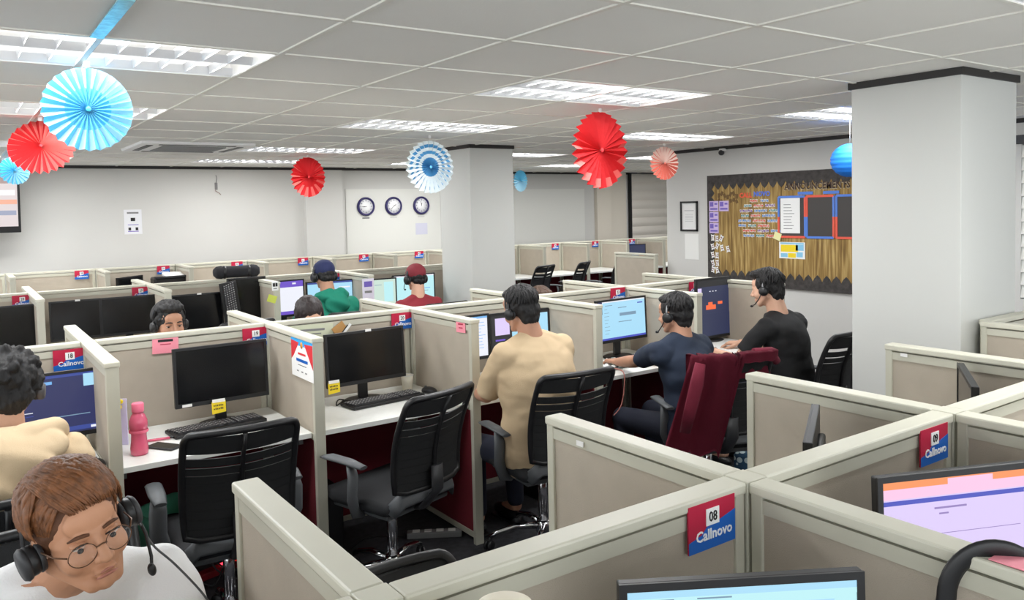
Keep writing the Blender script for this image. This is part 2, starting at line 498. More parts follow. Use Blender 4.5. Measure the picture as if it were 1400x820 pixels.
# row 3
Y3 = 10.1
X3 = [-.35, .49, 1.35, 2.2, 3.05, 3.9, 4.75, 5.6, 6.45, 7.2, 8.05, 8.88, 9.7, 10.5]
nm3 = ['at the frame edge below the wall screen', 'below the papers on the wall', 'behind the dark tilted monitor', 'behind the black box', 'behind the roll pillow', 'above the navy cap', 'below the first wall clock', 'below the last wall clock',
       'hidden by the slim pillar', 'just past the slim pillar', 'behind the first far mesh chair', 'behind the second far mesh chair', 'below the far blind', 'in the far corner']
for k in range(len(X3)-1):
    panel(X3[k]+T2+.009, Y3, X3[k+1]-T2-.009, Y3, 'beige partition of the back row, ' + nm3[k], G3)
for k in range(1, len(X3)):
    panel(X3[k], Y3-.034, X3[k], Y3-.67, 'beige divider of the back row, ' + nm3[k], G3)
# square posts where the panels meet
_post = None
def post(x, y, label, g):
    global _post
    if _post is None:
        _post = thing('junction_post', label, 'post', (x, y, 0), 0, g)
        MB().box((0, 0, (H-.02)/2), (.052, .052, H-.02), bevel=.004).build('post_body', M_frame, _post)
        MB().box((0, 0, H-.0115), (.0615, .0615, .025), bevel=.003).build('top_cap', M_cap, _post)
        return _post
    return dup(_post, (x, y, 0), 0, label, g)
PG = ['junction posts of the '+q for q in ('closest row', 'second row', 'third row', 'back row')]
for k in range(1, 7): post(XS[k], 1.11, 'cream square post joining the panels of the closest row, ' + ['', 'out at the frame edge', 'below number 08', 'between numbers 08 and 09', 'just past the number 09 sign', 'beyond number 09', 'beside the big pillar'][k], PG[0])
for k in range(0, 8): post(XS[k], Y1, 'cream square post in the second row, ' + (f1[k] if k else 'beyond the frame edge'), PG[1])
for k in range(1, 8): post(XS[k], Y2, 'cream square post in the third row, ' + (n2[k] if k < 6 else ['behind the slim pillar', 'past the slim pillar'][k-6]), PG[2])
for k in range(len(X3)): post(X3[k], Y3, 'cream square post in the back row, ' + nm3[k], PG[3])
# worktops
def wt(k, Y, s, label, g, d=.66):
    y0, y1 = sorted((Y+s*.028, Y+s*d)); worktop(XS[k]+.027, XS[k+1]-.027, y0, y1, label, g)
DG = ['worktops of the closest row', 'worktops of the second row', 'worktops of the third row', 'worktops of the back row']
wt(1, 1.11, 1, 'white worktop in front of the white shirt man', DG[0], .5)
for k, l in ((2, 'white worktop beside the closest divider, mostly hidden'), (3, 'white worktop hidden behind number 09 partition'), (4, 'white worktop hidden past the maroon jacket'), (5, 'white worktop beside the big pillar')):
    wt(k, 1.11, 1, l, DG[0])
for k, l in ((2, 'white worktop under the number 08 sign'), (3, 'white worktop below the big lilac screen'), (4, 'white worktop at the frame edge past number 09')):
    wt(k, 1.11, -1, l, DG[0])
l1 = {0: 'out of frame past the cream hoodie person', 1: 'in front of the cream hoodie person', 2: 'with the pink bottle standing on it', 3: 'under the number 20 sign, with a black keyboard', 4: 'at the tan shirt man\'s elbow', 5: 'under the navy shirt man\'s hands', 6: 'under the upright monitor'}
for k in range(0, 7): wt(k, Y1, -1, 'white worktop ' + l1[k], DG[1])
for k in range(1, 7): wt(k, Y1, 1, 'far-side white worktop of the second row ' + f1[k+1], DG[1])
for k in range(1, 5): wt(k, Y2, -1, 'white worktop of the third row ' + who2[k-1].replace('topped by', 'under'), DG[2])
for k in range(len(X3)-1): worktop(X3[k]+.027, X3[k+1]-.027, Y3-.66, Y3-.028, 'white worktop of the back row, ' + nm3[k+1], DG[3])

# ================================================================== SIGNS
def sign(x, y, z, num, label, group=None, ry=0):
    t = thing('number_sign', label, 'sign', (x, y, z), ry, group)
    m = MB(); W, Hh = .069, .048
    m.bx(-W, W, -.002, .002, -Hh, Hh, 0)
    m.build('sign_card', M_red, t)
    b = MB()
    b.prism([(-W, -Hh), (W, -Hh), (W, Hh*.35), (W*.15, Hh*.05), (-W*.25, -Hh*.05), (-W*.45, -Hh*.32), (-W, -Hh*.5)], -.0028, -.0018)
    b.build('blue_band', M_blue, t)
    MB().bx(-.019, .019, -.0040, -.0022, .000, .034).build('number_tag', M_signwhite, t)
    if num:
        n = MB(); add_text(n, num, .029, Matrix.Translation((0, -.0046, .0165)), 0, .0003, .85); n.build('number', M_ink, t)
        n = MB(); add_text(n, 'Callnovo', .030, Matrix.Translation((.004, -.0036, -.0185)), 0, .0005, 1.0); n.build('lettering', M_signwhite, t)
    return t
GS = 'red and blue cubicle number signs'
sign(1.235, 1.0805, 1.150, '08', 'red and blue sign numbered 08, on the partition above the closest light blue screen', GS)
sign(2.107, 1.0805, 1.146, '09', 'red and blue sign numbered 09, on the partition above the lilac screen', GS)
sign(.431, 4.2305, 1.135, '18', 'red and blue sign numbered 18, beside the dark haired head in a cream hoodie', GS)
sign(1.297, 4.2305, 1.145, '19', 'red and blue sign numbered 19, partly behind a dark monitor, beside the certificate', GS)
sign(2.16, 4.2305, 1.142, '20', 'red and blue sign numbered 20, at the corner beside the pink note divider', GS)
sign(3.03, 4.2305, 1.142, '21', 'red and blue sign on the partition behind the tan shirt man', GS)
sign(3.876, 4.2305, 1.158, '22', 'red and blue sign above the light blue screen of the navy shirt man', GS)
sign(4.68, 4.2305, 1.145, '23', 'red and blue sign beside the upright dark monitor', GS)
for k, (x, l) in enumerate([(.44, 'above the dark screen at the frame edge'), (1.30, 'above the pair of dark screens'), (2.17, 'hidden behind the keyboard leaning upright'), (3.03, 'behind the green hoodie person'), (3.9, 'behind the maroon cap')]):
    sign(x, 7.3505, 1.145, str(28+k), 'red and blue sign in the third row, ' + l, GS)
for k, x in enumerate([1.18, 2.035, 2.89, 3.735, 4.59, 5.44, 7.9, 8.74, 9.57]):
    l = ['below the papers pinned on the wall', 'above the black box on a cubicle', 'peeking out over the roll pillow', 'just over the navy cap', 'under the first wall clock', 'under the last wall clock', 'above the first far mesh chair', 'above the second far mesh chair', 'below the far blind'][k]
    sign(x, 10.0705, 1.15, str(38+k), 'tiny number sign in the back row, ' + l, GS)

# notes and papers
def card(name, label, cat, c, w, h, material, rz=0, tilt=0, marks=None, group=None, face='Y'):
    """thin sheet; local plane XZ, faces -Y before rz"""
    t = thing(name, label, cat, c, rz, group); t.rotation_euler = (0, tilt, rz)
    MB().bx(-w/2, w/2, -.0007, .0007, -h/2, h/2).build('sheet', material, t)
    if marks:
        m = MB()
        for (x, z, ww, hh, mi) in marks: m.bx(x-ww/2, x+ww/2, -.0013, -.0005, z-hh/2, z+hh/2, mi)
        m.build('printed_marks', [M_ink, M_red, M_blue, M_midgrey, mat('lilac_ink', (120, 100, 190), .7), mat('orange_ink', (226, 120, 60), .7), mat('lightblue_ink', (140, 200, 230), .7), M_yellow], t)
    return t
PN = 'pink sticky notes on the partitions'
card('sticky_note', 'pink sticky note with a handwritten word, above the pink bottle cubicle', 'note', (.85, 4.2335, 1.153), .122, .082, M_pink, 0, .03, [(.0, .022, .07, .012, 0), (0, .004, .05, .004, 1)], PN)
card('sticky_note', 'pink sticky note on the divider beside the tan shirt man', 'note', (2.244-.0255, 3.663, 1.165), .095, .066, M_pink, PI/2*-1, -.05, [(0, .012, .05, .008, 1), (0, -.008, .04, .006, 1)], PN)
YN = 'yellow sticky notes under the dark monitors'
# certificate
ct = thing('certificate', 'red blue and white certificate with a medal, on the divider beside sign 19', 'certificate', (1.377-.0262, 3.70, 1.10), -PI/2)
MB().bx(-.142, .142, -.0007, .0007, -.10, .10).build('sheet', M_paper, ct)
m = MB()
m.prism([(-.142, .10), (.142, .10), (.142, .055), (-.142, .055)], -.0012, -.0006, mi=0)
m.prism([(-.142, .075), (-.142, -.02), (-.11, .0), (-.035, .07)], -.0015, -.0010, mi=1)
m.prism([(.142, .075), (.142, -.04), (.11, -.01), (.035, .07)], -.0015, -.0010, mi=1)
m.bx(-.05, .05, -.0016, -.001, .012, .022, 1); m.bx(-.075, .075, -.0016, -.001, -.022, -.008, 2); m.bx(-.055, .055, -.0016, -.001, -.04, -.036, 3)
for x in (-.06, .0, .05): m.bx(x-.012, x+.012, -.0016, -.001, -.072, -.066, 3)
m.build('printed_marks', [mat('cert_sky', (40, 160, 225), .6), mat('cert_red', (215, 45, 55), .6), M_blue, M_midgrey], ct)
MB().lathe([(0, -.002), (.016, -.002), (.016, -.0005), (0, -.0005)], 16, Matrix.Translation((0, 0, .06)) @ Matrix.Rotation(-PI/2, 4, 'X') @ Matrix.Translation((0, 0, .0))).build('medal', mat('medal_gold', (214, 150, 60), .4), ct)
card('paper_notice', 'white printed sheet hanging on the divider end beside the green hoodie', 'paper', (3.111-.035, 6.675, 1.03), .115, .30, mat('paper_lilac', (228, 224, 240), .8), 0, 0, [(0, .10, .08, .05, 4), (0, .03, .07, .02, 3), (0, -.06, .05, .05, 3)])
card('paper_label', 'small printed black and white card on the divider end behind the roll pillow', 'paper', (2.225, 6.675, 1.175), .055, .075, M_paper, 0, 0, [(-.01, .012, .02, .03, 0), (.012, .012, .018, .03, 0), (0, -.02, .03, .008, 3)])
card('sticky_note', 'lime sticky note stuck askew on a divider end beside the purple screen', 'note', (2.195, 6.675, 1.07), .075, .062, M_lime, 0, .35)
pt = thing('phone_papers', 'purple white paper sleeve with a yellow charm behind the pink bottle', 'papers', (.575, 3.98, .7615), -.5)
MB().bx(-.05, .05, -.004, .004, 0, .21).build('sheet', mat('paper_violet', (214, 208, 240), .7), pt)
MB().sph((.015, -.012, .175), (.018, .008, .016)).sph((.03, -.012, .2), (.010, .006, .01)).build('yellow_charm', M_yellow, pt)
MB().tube([(-.03, -.008, .2), (-.02, -.012, .245), (-.035, -.012, .27)], .004, 6).build('orange_pen', mat('orange', (240, 140, 80), .5), pt)

# ================================================================== MONITORS
def emat(name, rgb, s=1.0): return mat(name, rgb, emit=s)
E_lb = emat('screen_light_blue', (170, 222, 248)); E_lb2 = emat('screen_blue_band', (120, 180, 236)); E_txt = emat('screen_text_grey', (120, 150, 175))
E_lil = emat('screen_lilac', (222, 205, 248)); E_or = emat('screen_orange', (250, 150, 90)); E_pk = emat('screen_pink', (250, 200, 232)); E_nv = emat('screen_navy_bar', (70, 80, 190))
E_dk = emat('screen_dark_navy', (32, 40, 92)); E_dk2 = emat('screen_navy', (50, 70, 150)); E_w = emat('screen_white', (238, 240, 250)); E_pu = emat('screen_purple', (110, 80, 200))
E_gr = emat('screen_pale_green', (205, 228, 215)); E_deep = emat('screen_deep', (36, 44, 78)); E_fire = emat('screen_flame', (255, 110, 60)); E_blk = emat('screen_black', (16, 16, 22)); E_cy = emat('screen_cyan', (190, 240, 245))
E_lilt = emat('screen_lilac_text', (150, 130, 190))
def monitor(label, cx, cy, top, w, h, rz=0, tilt=0, lit=None, content=None, base_z=.7605, bez=.013, label_tag=False, note=False, group=None, stand=True, name='monitor'):
    """screen facing -Y before rz; lit = material of the lit screen; content = (u0,v0,u1,v1,material) patches"""
    t = thing(name, label, 'monitor', (cx, cy, base_z), rz, group)
    zc = top-base_z-h/2
    R = Matrix.Translation((0, 0, zc)) @ Matrix.Rotation(tilt, 4, 'X')
    def part(nm, mb, mats, parent=t):
        mb.bm.transform(R); return mb.build(nm, mats, parent)
    s = MB(); s.box((0, .010, 0), (w, .020, h), bevel=.003)
    s.box((0, .028, -.01), (w*.62, .022, h*.62), bevel=.008)
    part('monitor_body', s, M_black)
    f = MB()
    f.bx(-w/2, w/2, -.004, .001, h/2-bez, h/2); f.bx(-w/2, w/2, -.004, .001, -h/2, -h/2+bez*1.5)
    f.bx(-w/2, -w/2+bez, -.004, .001, -h/2+bez*1.5, h/2-bez); f.bx(w/2-bez, w/2, -.004, .001, -h/2+bez*1.5, h/2-bez)
    part('bezel', f, M_black)
    x0, x1, z0, z1 = -w/2+bez, w/2-bez, -h/2+bez*1.5, h/2-bez
    sc_ = part('screen', MB().bx(x0, x1, -.0015, .001, z0, z1), lit or M_screen_off)
    if content:
        ms = []; c = MB()
        for (u0, v0, u1, v1, mm) in content:
            if mm not in ms: ms.append(mm)
            c.bx(x0+(x1-x0)*u0, x0+(x1-x0)*u1, -.0022-.0002*ms.index(mm), -.0014, z1-(z1-z0)*v1, z1-(z1-z0)*v0, ms.index(mm))
        part('screen_picture', c, ms, sc_)
    if stand:
        st = MB(); st.box((0, .055, (zc-.02)/2+.008), (.055, .022, zc+.0-.0), bevel=.004); st.build('stand_neck', M_black, t)
        MB().lathe([(0, 0), (.115, 0), (.118, .004), (.105, .010), (.04, .016), (0, .016)], 28, Matrix.Translation((0, .045, 0)) @ Matrix.Diagonal((1, .8, 1, 1))).build('stand_base', M_black, t)
    if label_tag:
        part('label_sticker', MB().bx(-w/2+.03, -w/2+.075, -.0052, -.0038, -h/2+.003, -h/2+.016) if label_tag == 'b' else MB().bx(.0, .035, -.0052, -.0038, h/2-.010, h/2+.004), M_white)
    return t
def rows(n, u0, v0, dv, mats, lens, hh=.012):
    rr = random.Random(n+int(u0*100)); out = []
    for k in range(n):
        out.append((u0, v0+dv*k, min(.97, u0+rr.uniform(*lens)), v0+dv*k+hh, mats[k % len(mats)]))
    return out
# the two closest
def lay(x, y, z): return (x, y, z)
monitor('closest monitor with a light blue screen, only its top edge in view under sign 08', 1.005, .815, 1.202, .40, .27, -.54, -.04, E_cy,
        [(0, 0, 1, .05, E_lb), (0, .05, 1, .085, E_cy), (.02, .12, .25, .16, E_lb2), (.28, .12, .9, .14, E_lb), (.1, .17, .4, .22, E_lb2), (.5, .17, .62, .185, E_txt), (.03, .06, .2, .07, E_txt), (.3, .06, .45, .07, E_txt)], group=None)
monitor('large monitor with a lilac web page and orange tab bar, beside sign 09', 1.866, .815, 1.205, .60, .35, -.40, -.04, E_lil,
        [(0, 0, 1, .05, E_or), (.28, .01, .48, .05, E_pk), (0, .05, 1, .12, E_pk), (0, .13, 1, .16, E_nv), (.22, .2, .36, .212, E_lilt), (.24, .24, .28, .25, E_lilt), (.02, .38, .6, .383, E_lilt), (.62, .14, .74, .157, E_lil)] + rows(8, .55, .55, .05, [E_lilt], (.1, .3), .008))
# second row
NB = 'switched-off black monitors'
mon18 = monitor('monitor with a dark navy code screen below sign 18', .27, 3.96, 1.128, .53, .29, .02, -.06, E_dk,
        [(0, 0, 1, .05, E_dk2), (.3, .10, .62, .15, E_lb2), (.25, .155, .55, .17, E_lb2), (.86, .03, .95, .24, E_lb)] + rows(9, .12, .3, .055, [E_dk2, E_w, E_dk2, E_dk2], (.15, .4)) + [(.0, .9, 1, .97, E_dk2), (.9, .92, .96, .96, E_w), (.5, .7, .9, .715, E_txt)])
m19 = monitor('switched-off black monitor with a yellow note under it, below sign 19', 1.062, 4.02, 1.16, .45, .285, .02, -.05, label_tag='b', group=NB)
m20 = monitor('switched-off black monitor above the long black keyboard, below sign 20', 1.82, 4.0, 1.15, .475, .285, .06, -.06, label_tag='t', group=NB)
def note_on(x, y, z, l, rz=0):
    t = thing('sticky_note', l, 'note', (x, y, z), rz, YN)
    m = MB(); m.prism([(-.033, .03), (.033, .032), (.034, -.024), (-.032, -.03)], -.001, .001); m.build('sheet', M_yellow, t)
    m = MB()
    rr = random.Random(3)
    for zz in (.012, -.004):
        for k in range(6): m.bx(-.024+k*.008, -.019+k*.008, -.0018, -.0008, zz-.005, zz+.005*rr.uniform(.3, 1))
    m.build('handwriting', M_ink, t)
    MB().bx(-.03, .03, -.0022, -.0004, .026, .042).build('clear_tape', M_paper, t)
note_on(1.03, 3.985, .858, 'yellow sticky note taped under the dark monitor beside the pink bottle')
note_on(1.615, 3.965, .868, 'yellow sticky note taped at the lower corner of the monitor by sign 20', .06)
monitor('lit monitor mostly hidden behind the pink note divider, showing a white strip', 2.458, 4.0, 1.165, .33, .27, .02, -.02, E_w, rows(9, .75, .15, .08, [E_lb2], (.1, .2)) + [(0, 0, 1, .05, E_lb2)])
monitor('monitor with lilac and blue windows on black, before the tan shirt man', 2.872, 4.02, 1.155, .46, .28, -.02, -.03, E_blk,
        [(.06, .08, .30, .5, E_lil), (.06, .6, .22, .64, E_pu), (.08, .72, .3, .78, E_pu), (.34, .1, .62, .38, E_dk2), (.34, .45, .62, .9, E_lb), (.64, .05, .97, .95, E_lb), (.72, .2, .9, .26, E_dk2), (.7, .45, .85, .47, E_txt)])
monitor('monitor with a light blue page, in front of the navy shirt man', 3.70, 4.0, 1.165, .47, .29, .04, -.04, E_lb,
        [(0, 0, .09, .32, E_dk), (.09, 0, 1, .03, E_w), (.15, .1, .3, .115, E_txt), (.45, .33, .8, .41, E_txt), (.42, .18, .6, .2, E_txt), (.42, .55, .7, .57, E_txt), (.84, .1, .95, .13, E_nv), (0, .95, 1, 1, E_nv)] + rows(8, .13, .2, .09, [E_txt], (.05, .12), .01))
monitor('tall upright monitor with a dark page and orange flame picture', 4.66, 4.03, 1.235, .38, .45, .0, -.02, E_deep,
        [(0, 0, 1, .12, E_blk), (.25, .45, .55, .53, E_fire), (.32, .4, .45, .47, E_fire), (.62, .4, .76, .45, E_fire), (0, .14, .12, .3, E_lil), (.36, .2, .4, .215, E_w), (.45, .2, .49, .215, E_w), (.54, .2, .58, .215, E_w), (0, .6, 1, 1, E_deep)], name='upright_monitor')
# far side of the closest row: seen nearly edge on
EG = 'monitors seen edge on behind the closest partitions'
monitor('grey backed monitor seen edge on, its corner poking up before the seated men', 1.93, 1.335, 1.185, .42, .28, PI+.55, 0, group=EG)
monitor('grey backed monitor seen edge on beside the big pillar', 2.86, 1.36, 1.185, .42, .28, PI+.55, 0, group=EG)
# third row
monitor('dark switched-off monitor at the frame edge in the third row', .22, 7.0, 1.15, .60, .33, 0, -.04, label_tag='t', group=NB)
monitor('dark switched-off monitor, first of the pair before the peeking man', .775, 7.08, 1.148, .36, .31, .03, -.04, label_tag='t', group=NB)
monitor('dark switched-off monitor, second of the pair with faint reflections', 1.165, 7.1, 1.145, .42, .31, -.03, -.04, group=NB)
monitor('dark switched-off monitor behind the peeking man\'s head', 1.69, 7.08, 1.125, .42, .34, 0, -.04, label_tag='t', group=NB)
monitor('tall switched-off monitor under the roll pillow', 2.11, 7.08, 1.235, .34, .46, .05, -.02, group=NB, name='upright_monitor')
monitor('monitor with a purple bar and white page beside the lime note', 2.43, 7.02, 1.19, .37, .33, .1, -.02, E_w, [(0, 0, 1, .18, E_pu), (0, .9, 1, 1, E_pu), (.7, .05, .8, .1, E_w)])
monitor('monitor with a pale blue page in front of the green hoodie person', 2.87, 7.06, 1.155, .46, .29, -.02, -.02, E_lb, [(0, 0, 1, .06, E_dk2), (.7, .2, .95, .25, E_w)])
monitor('monitor with a pale green page beside the maroon cap', 3.40, 7.02, 1.14, .27, .27, .0, -.02, E_gr, [(.5, .1, .9, .9, E_cy), (.1, .2, .4, .22, E_txt)])
monitor('monitor with a bright cyan page in front of the maroon cap person', 3.75, 7.06, 1.155, .47, .29, .0, -.02, E_cy, [(0, 0, 1, .05, E_w), (.55, .5, .9, .53, E_lb2), (.6, .6, .85, .62, E_txt)])
# back row
monitor('dark monitor turned aside in the back row', 1.62, 9.75, 1.12, .40, .28, .7, 0, group=NB)
monitor('monitor with a colourful picture in the far corner', 9.32, 9.72, 1.13, .46, .28, 0, 0, E_deep, [(.3, .55, .65, 1, E_lb2), (.68, .65, .95, 1, E_or), (.2, .8, .35, 1, E_w)])

# ================================================================== KEYBOARDS, MICE, DESK THINGS
_kb = None
def keyboard(label, x, y, z, rz, tiltx=0, group='black keyboards on the worktops'):
    global _kb
    if _kb: 
        k = dup(_kb, (x, y, z), 0, label, group); k.rotation_euler = (tiltx, 0, rz); return k
    t = thing('keyboard', label, 'keyboard', (x, y, z), 0, group); t.rotation_euler = (tiltx, 0, rz)
    m = MB(); m.box((0, 0, .009), (.445, .15, .016), bevel=.004); m.box((0, .055, .016), (.43, .028, .010), bevel=.003); m.build('case', M_black, t)
    k_ = MB(); l_ = MB()
    for r in range(5):
        nk = 15
        for c in range(nk):
            if r == 4 and 4 < c < 9: continue
            x_ = -.208+c*.0195+(.004*r if c < 12 else .008*0); y_ = .036-r*.0195
            k_.box((x_, y_, .021), (.0165, .0165, .008), bevel=0)
            l_.box((x_-.002, y_+.002, .0253), (.006, .007, .0006))
        for c in range(6): 
            x_ = .092+c*.0195+(.006 if c > 2 else 0)
            k_.box((x_, .036-r*.0195, .021), (.0165, .0165, .008)); l_.box((x_-.002, .038-r*.0195, .0253), (.006, .007, .0006))
    k_.box((-.208+6.5*.0195+.016, .036-4*.0195, .021), (.095, .0165, .008))
    k_.build('keys', M_key, t); l_.build('key_lettering', M_keyleg, t)
    _kb = t
    return t
keyboard('black keyboard on the worktop beside the pink bottle', 1.02, 3.99, .7605, .12)
keyboard('long black keyboard lying askew below the monitor at sign 20', 1.885, 3.94, .7605, .10)
keyboard('black keyboard leaning upright against the partition under the roll pillow', 1.945, 7.0, .99, 1.62, 0).rotation_euler = (PI/2-.12, 1.45, 0)
keyboard('black keyboard below the dark code screen, half hidden by the cream hoodie', .24, 3.74, .7605, .05)
keyboard('black keyboard at the navy shirt man\'s desk', 3.72, 3.80, .7605, -.1)
keyboard('black keyboard below the closest screen', 1.0, .62, .7605, -.4)
keyboard('black keyboard below the screens of the pair of dark monitors', 1.0, 6.85, .7605, 0)
_ms = None
def mouse(label, x, y, rz):
    global _ms
    if _ms: return dup(_ms, (x, y, .7605), rz, label, 'black computer mice')
    t = thing('computer_mouse', label, 'mouse', (x, y, .7605), rz, 'black computer mice')
    m = MB(); m.sph((0, 0, .010), (.031, .055, .026)); bmesh.ops.bisect_plane(m.bm, geom=m.bm.verts[:]+m.bm.edges[:]+m.bm.faces[:], plane_co=(0, 0, .001), plane_no=(0, 0, -1), clear_outer=True); m.build('mouse_shell', M_black, t)
    MB().lathe([(0, -.004), (.008, -.004), (.008, .004), (0, .004)], 14, Matrix.Translation((0, .028, .030)) @ Matrix.Rotation(PI/2, 4, 'Y')).build('scroll_wheel', M_grey, t)
    _ms = t; return t
mouse('black mouse at the end of the keyboard by sign 20, half behind a chair', 2.175, 3.95, .3)
mouse('black mouse beside the keyboard of the code screen desk', .455, 3.68, 0)
# pink bottle
bt = thing('water_bottle', 'translucent pink water bottle with a screw cap beside a divider', 'bottle', (.632, 3.765, .7605))
M_pk = mat('pink_plastic', (246, 112, 146), .2, trans=.35, coat=.4)
MB().lathe([(0, 0), (.031, 0), (.036, .006), (.037, .03), (.033, .055), (.031, .085), (.033, .105), (.038, .125), (.037, .150), (.028, .172), (.018, .186), (.017, .19), (0, .19)], 28).build('bottle_body', M_pk, bt)
MB().lathe([(0, .186), (.024, .186), (.025, .19), (.025, .222), (.022, .226), (0, .226)], 28).build('screw_cap', mat('pink_cap', (246, 120, 150), .4), bt)
MB().lathe([(.0385, .098), (.040, .104), (.0385, .110)], 28).build('strap_ring', mat('pink_strap', (238, 110, 140), .5), bt)
# phone, tube
ph = thing('mobile_phone', 'dark phone lying flat beside the pink bottle', 'phone', (.74, 3.80, .7605), .6)
MB().box((0, 0, .005), (.075, .15, .009), bevel=.004).build('phone_case', M_dark, ph)
MB().box((0, 0, .0100), (.068, .14, .001)).build('phone_screen', M_blackgloss, ph)
tb = thing('marker_pen', 'thin pink pen lying behind the bottle', 'pen', (.73, 3.93, .768), -.15)
MB().tube([(-.07, 0, 0), (.06, 0, 0)], .006, 10).build('pen_barrel', M_pk, tb); MB().tube([(.06, 0, 0), (.075, 0, 0)], .0045, 10).build('pen_tip', M_dark, tb)
# cup and cable by monitor 20
cp = thing('paper_cup', 'small cream paper cup beside the corner of the number 20 cubicle', 'cup', (2.115, 4.10, .7605))
MB().lathe([(0, 0), (.026, 0), (.036, .085), (.034, .085), (.025, .004), (0, .004)], 24).build('cup_wall', mat('cup_cream', (232, 226, 208), .6), cp)
MB().lathe([(.035, .083), (.038, .086), (.035, .089)], 24).build('rolled_rim', M_white, cp)
def cable(label, pts, r=.0035, m_=None, name='cable', cat='cable', group=None):
    P = [Vector(p) for p in pts]; out = []
    for i in range(len(P)-1):
        p0, p1, p2, p3 = P[max(i-1, 0)], P[i], P[i+1], P[min(i+2, len(P)-1)]
        for k in range(6):
            t = k/6
            out.append(.5*((2*p1)+(-p0+p2)*t+(2*p0-5*p1+4*p2-p3)*t*t+(-p0+3*p1-3*p2+p3)*t**3))
    out.append(P[-1])
    o = MB().tube(out, r, 6).build(name, m_ or M_black)
    return tag(o, label, cat, group)
cable('thin dark cable coiled under the monitor at sign 20', [(1.66, 4.02, .765), (1.70, 3.98, .79), (1.74, 4.03, .765), (1.68, 4.06, .78), (1.64, 4.0, .765), (1.72, 4.09, .765)])
# papers and plastic bag on the navy man's desk
pb = thing('plastic_wrapper', 'crumpled clear and white plastic wrapper on the worktop at the navy man\'s hands', 'wrapper', (3.42, 3.82, .7605))
m = MB(); bmesh.ops.create_grid(m.bm, x_segments=22, y_segments=16, size=1)
for v in m.bm.verts:
    v.co = Vector((v.co.x*.13, v.co.y*.10, 0)); v.co.z = .012+.030*abs(noise.noise(v.co*22))+.016*abs(noise.noise(v.co*60))
    v.co.x += .02*noise.noise(v.co*15+Vector((5, 0, 0)))
for f in m.bm.faces: f.smooth = False
bmesh.ops.solidify(m.bm, geom=m.bm.faces[:], thickness=.001)
m.build('crumpled_film', mat('wrapper_film', (226, 232, 232), .25, vary=.12, vscale=40), pb)
m = MB(); rr = random.Random(2)
for k in range(9):
    m.box((rr.uniform(-.1, .1), rr.uniform(-.08, .08), .034), (.022, .014, .008), Matrix.Rotation(rr.uniform(0, 3), 3, 'Z'), k % 3)
m.build('printed_patches', [mat('patch_teal', (60, 150, 150), .5), M_red, M_paper], pb)
cable('thin pinkish wire hanging off the worktop edge beside the tan shirt man\'s chair', [(3.33, 3.70, .785), (3.31, 3.575, .78), (3.30, 3.56, .68), (3.27, 3.56, .58), (3.22, 3.57, .53)], .003, mat('wire_pink', (190, 120, 110), .6))
# things behind partition 20: open boxes of papers on the far-side worktop
card('paper_notice', 'pale green handwritten sheet pinned above the corner of the monitor by sign 20', 'paper', (1.60, 4.2335, 1.135), .26, .085, mat('sheet_pale_green', (208, 212, 186), .7), 0, .03, [(.01, .012, .14, .012, 3), (.02, -.01, .08, .006, 3)])
ev = thing('envelope', 'brown envelope with a white folder edge leaning over the monitor by sign 20', 'envelope', (1.765, 4.222, 1.135), 0)
MB().box((0, 0, 0), (.075, .006, .062), Matrix.Rotation(-.6, 3, 'Y')).build('envelope_body', mat('envelope', (186, 140, 84), .7), ev)
MB().box((.03, -.006, -.012), (.10, .005, .014), Matrix.Rotation(-.85, 3, 'Y')).build('folder_edge', M_paper, ev)
MB().box((.015, -.006, -.018), (.10, .004, .010), Matrix.Rotation(-.85, 3, 'Y')).build('dark_flap', M_dark, ev)
# power strips, bin
ps = thing('power_strip', 'white power strip lying on the carpet under the number 20 worktop', 'power strip', (2.10, 3.80, 0.001), -.55)
MB().box((0, 0, .018), (.30, .055, .034), bevel=.006).build('strip_body', M_midgrey, ps)
for k in range(4): MB().box((-.10+.065*k, 0, .0365), (.040, .034, .004), bevel=.001).build('socket', M_white, ps)
cable('dark cable snaking over the carpet under the number 20 worktop', [(1.96, 3.88, .01), (1.8, 4.0, .01), (1.6, 3.9, .01), (1.5, 4.1, .01)], .004)
rs = thing('power_strip', 'power strip with a glowing red switch in a tangle under the pink bottle desk', 'power strip', (1.02, 4.08, 0.001), .3)
MB().box((0, 0, .02), (.30, .055, .036), bevel=.006).build('strip_body', mat('strip_red', (150, 30, 40), .5), rs)
MB().box((.10, 0, .042), (.022, .016, .008)).build('red_switch', mat('red_glow', (255, 40, 30), emit=9), rs)
MB().box((.02, 0, .042), (.016, .012, .006)).build('red_indicator', mat('red_glow2', (255, 50, 70), emit=4), rs)
for k, p in enumerate([[(.9, 4.05, .02), (.85, 3.95, .10), (.95, 3.9, .03), (1.05, 4.0, .12), (1.1, 4.1, .03)], [(1.1, 4.08, .05), (1.2, 3.98, .09), (1.12, 3.92, .02), (.98, 3.95, .08), (.9, 4.1, .3)], [(1.0, 4.1, .05), (.95, 4.0, .14), (1.08, 3.93, .05), (1.2, 4.05, .2)]]):
    cable(['dark cable looping lowest around the power strip with the red switch', 'dark cable arching highest off the red switch power strip', 'dark cable curling round the back of the red switch power strip'][k], p, .004, group='cables tangled at the red power strip')
bn = thing('waste_bin', 'round dark bin lined with a green bag under the pink bottle desk', 'bin', (.72, 3.93, .001))
MB().lathe([(0, 0), (.10, 0), (.13, .28), (.127, .28), (.097, .004), (0, .004)], 28).build('bin_wall', M_dark, bn)
m = MB()
prof = [(.132, .20), (.150, .27), (.145, .31), (.12, .315), (.10, .25)]
m.lathe(prof, 36)
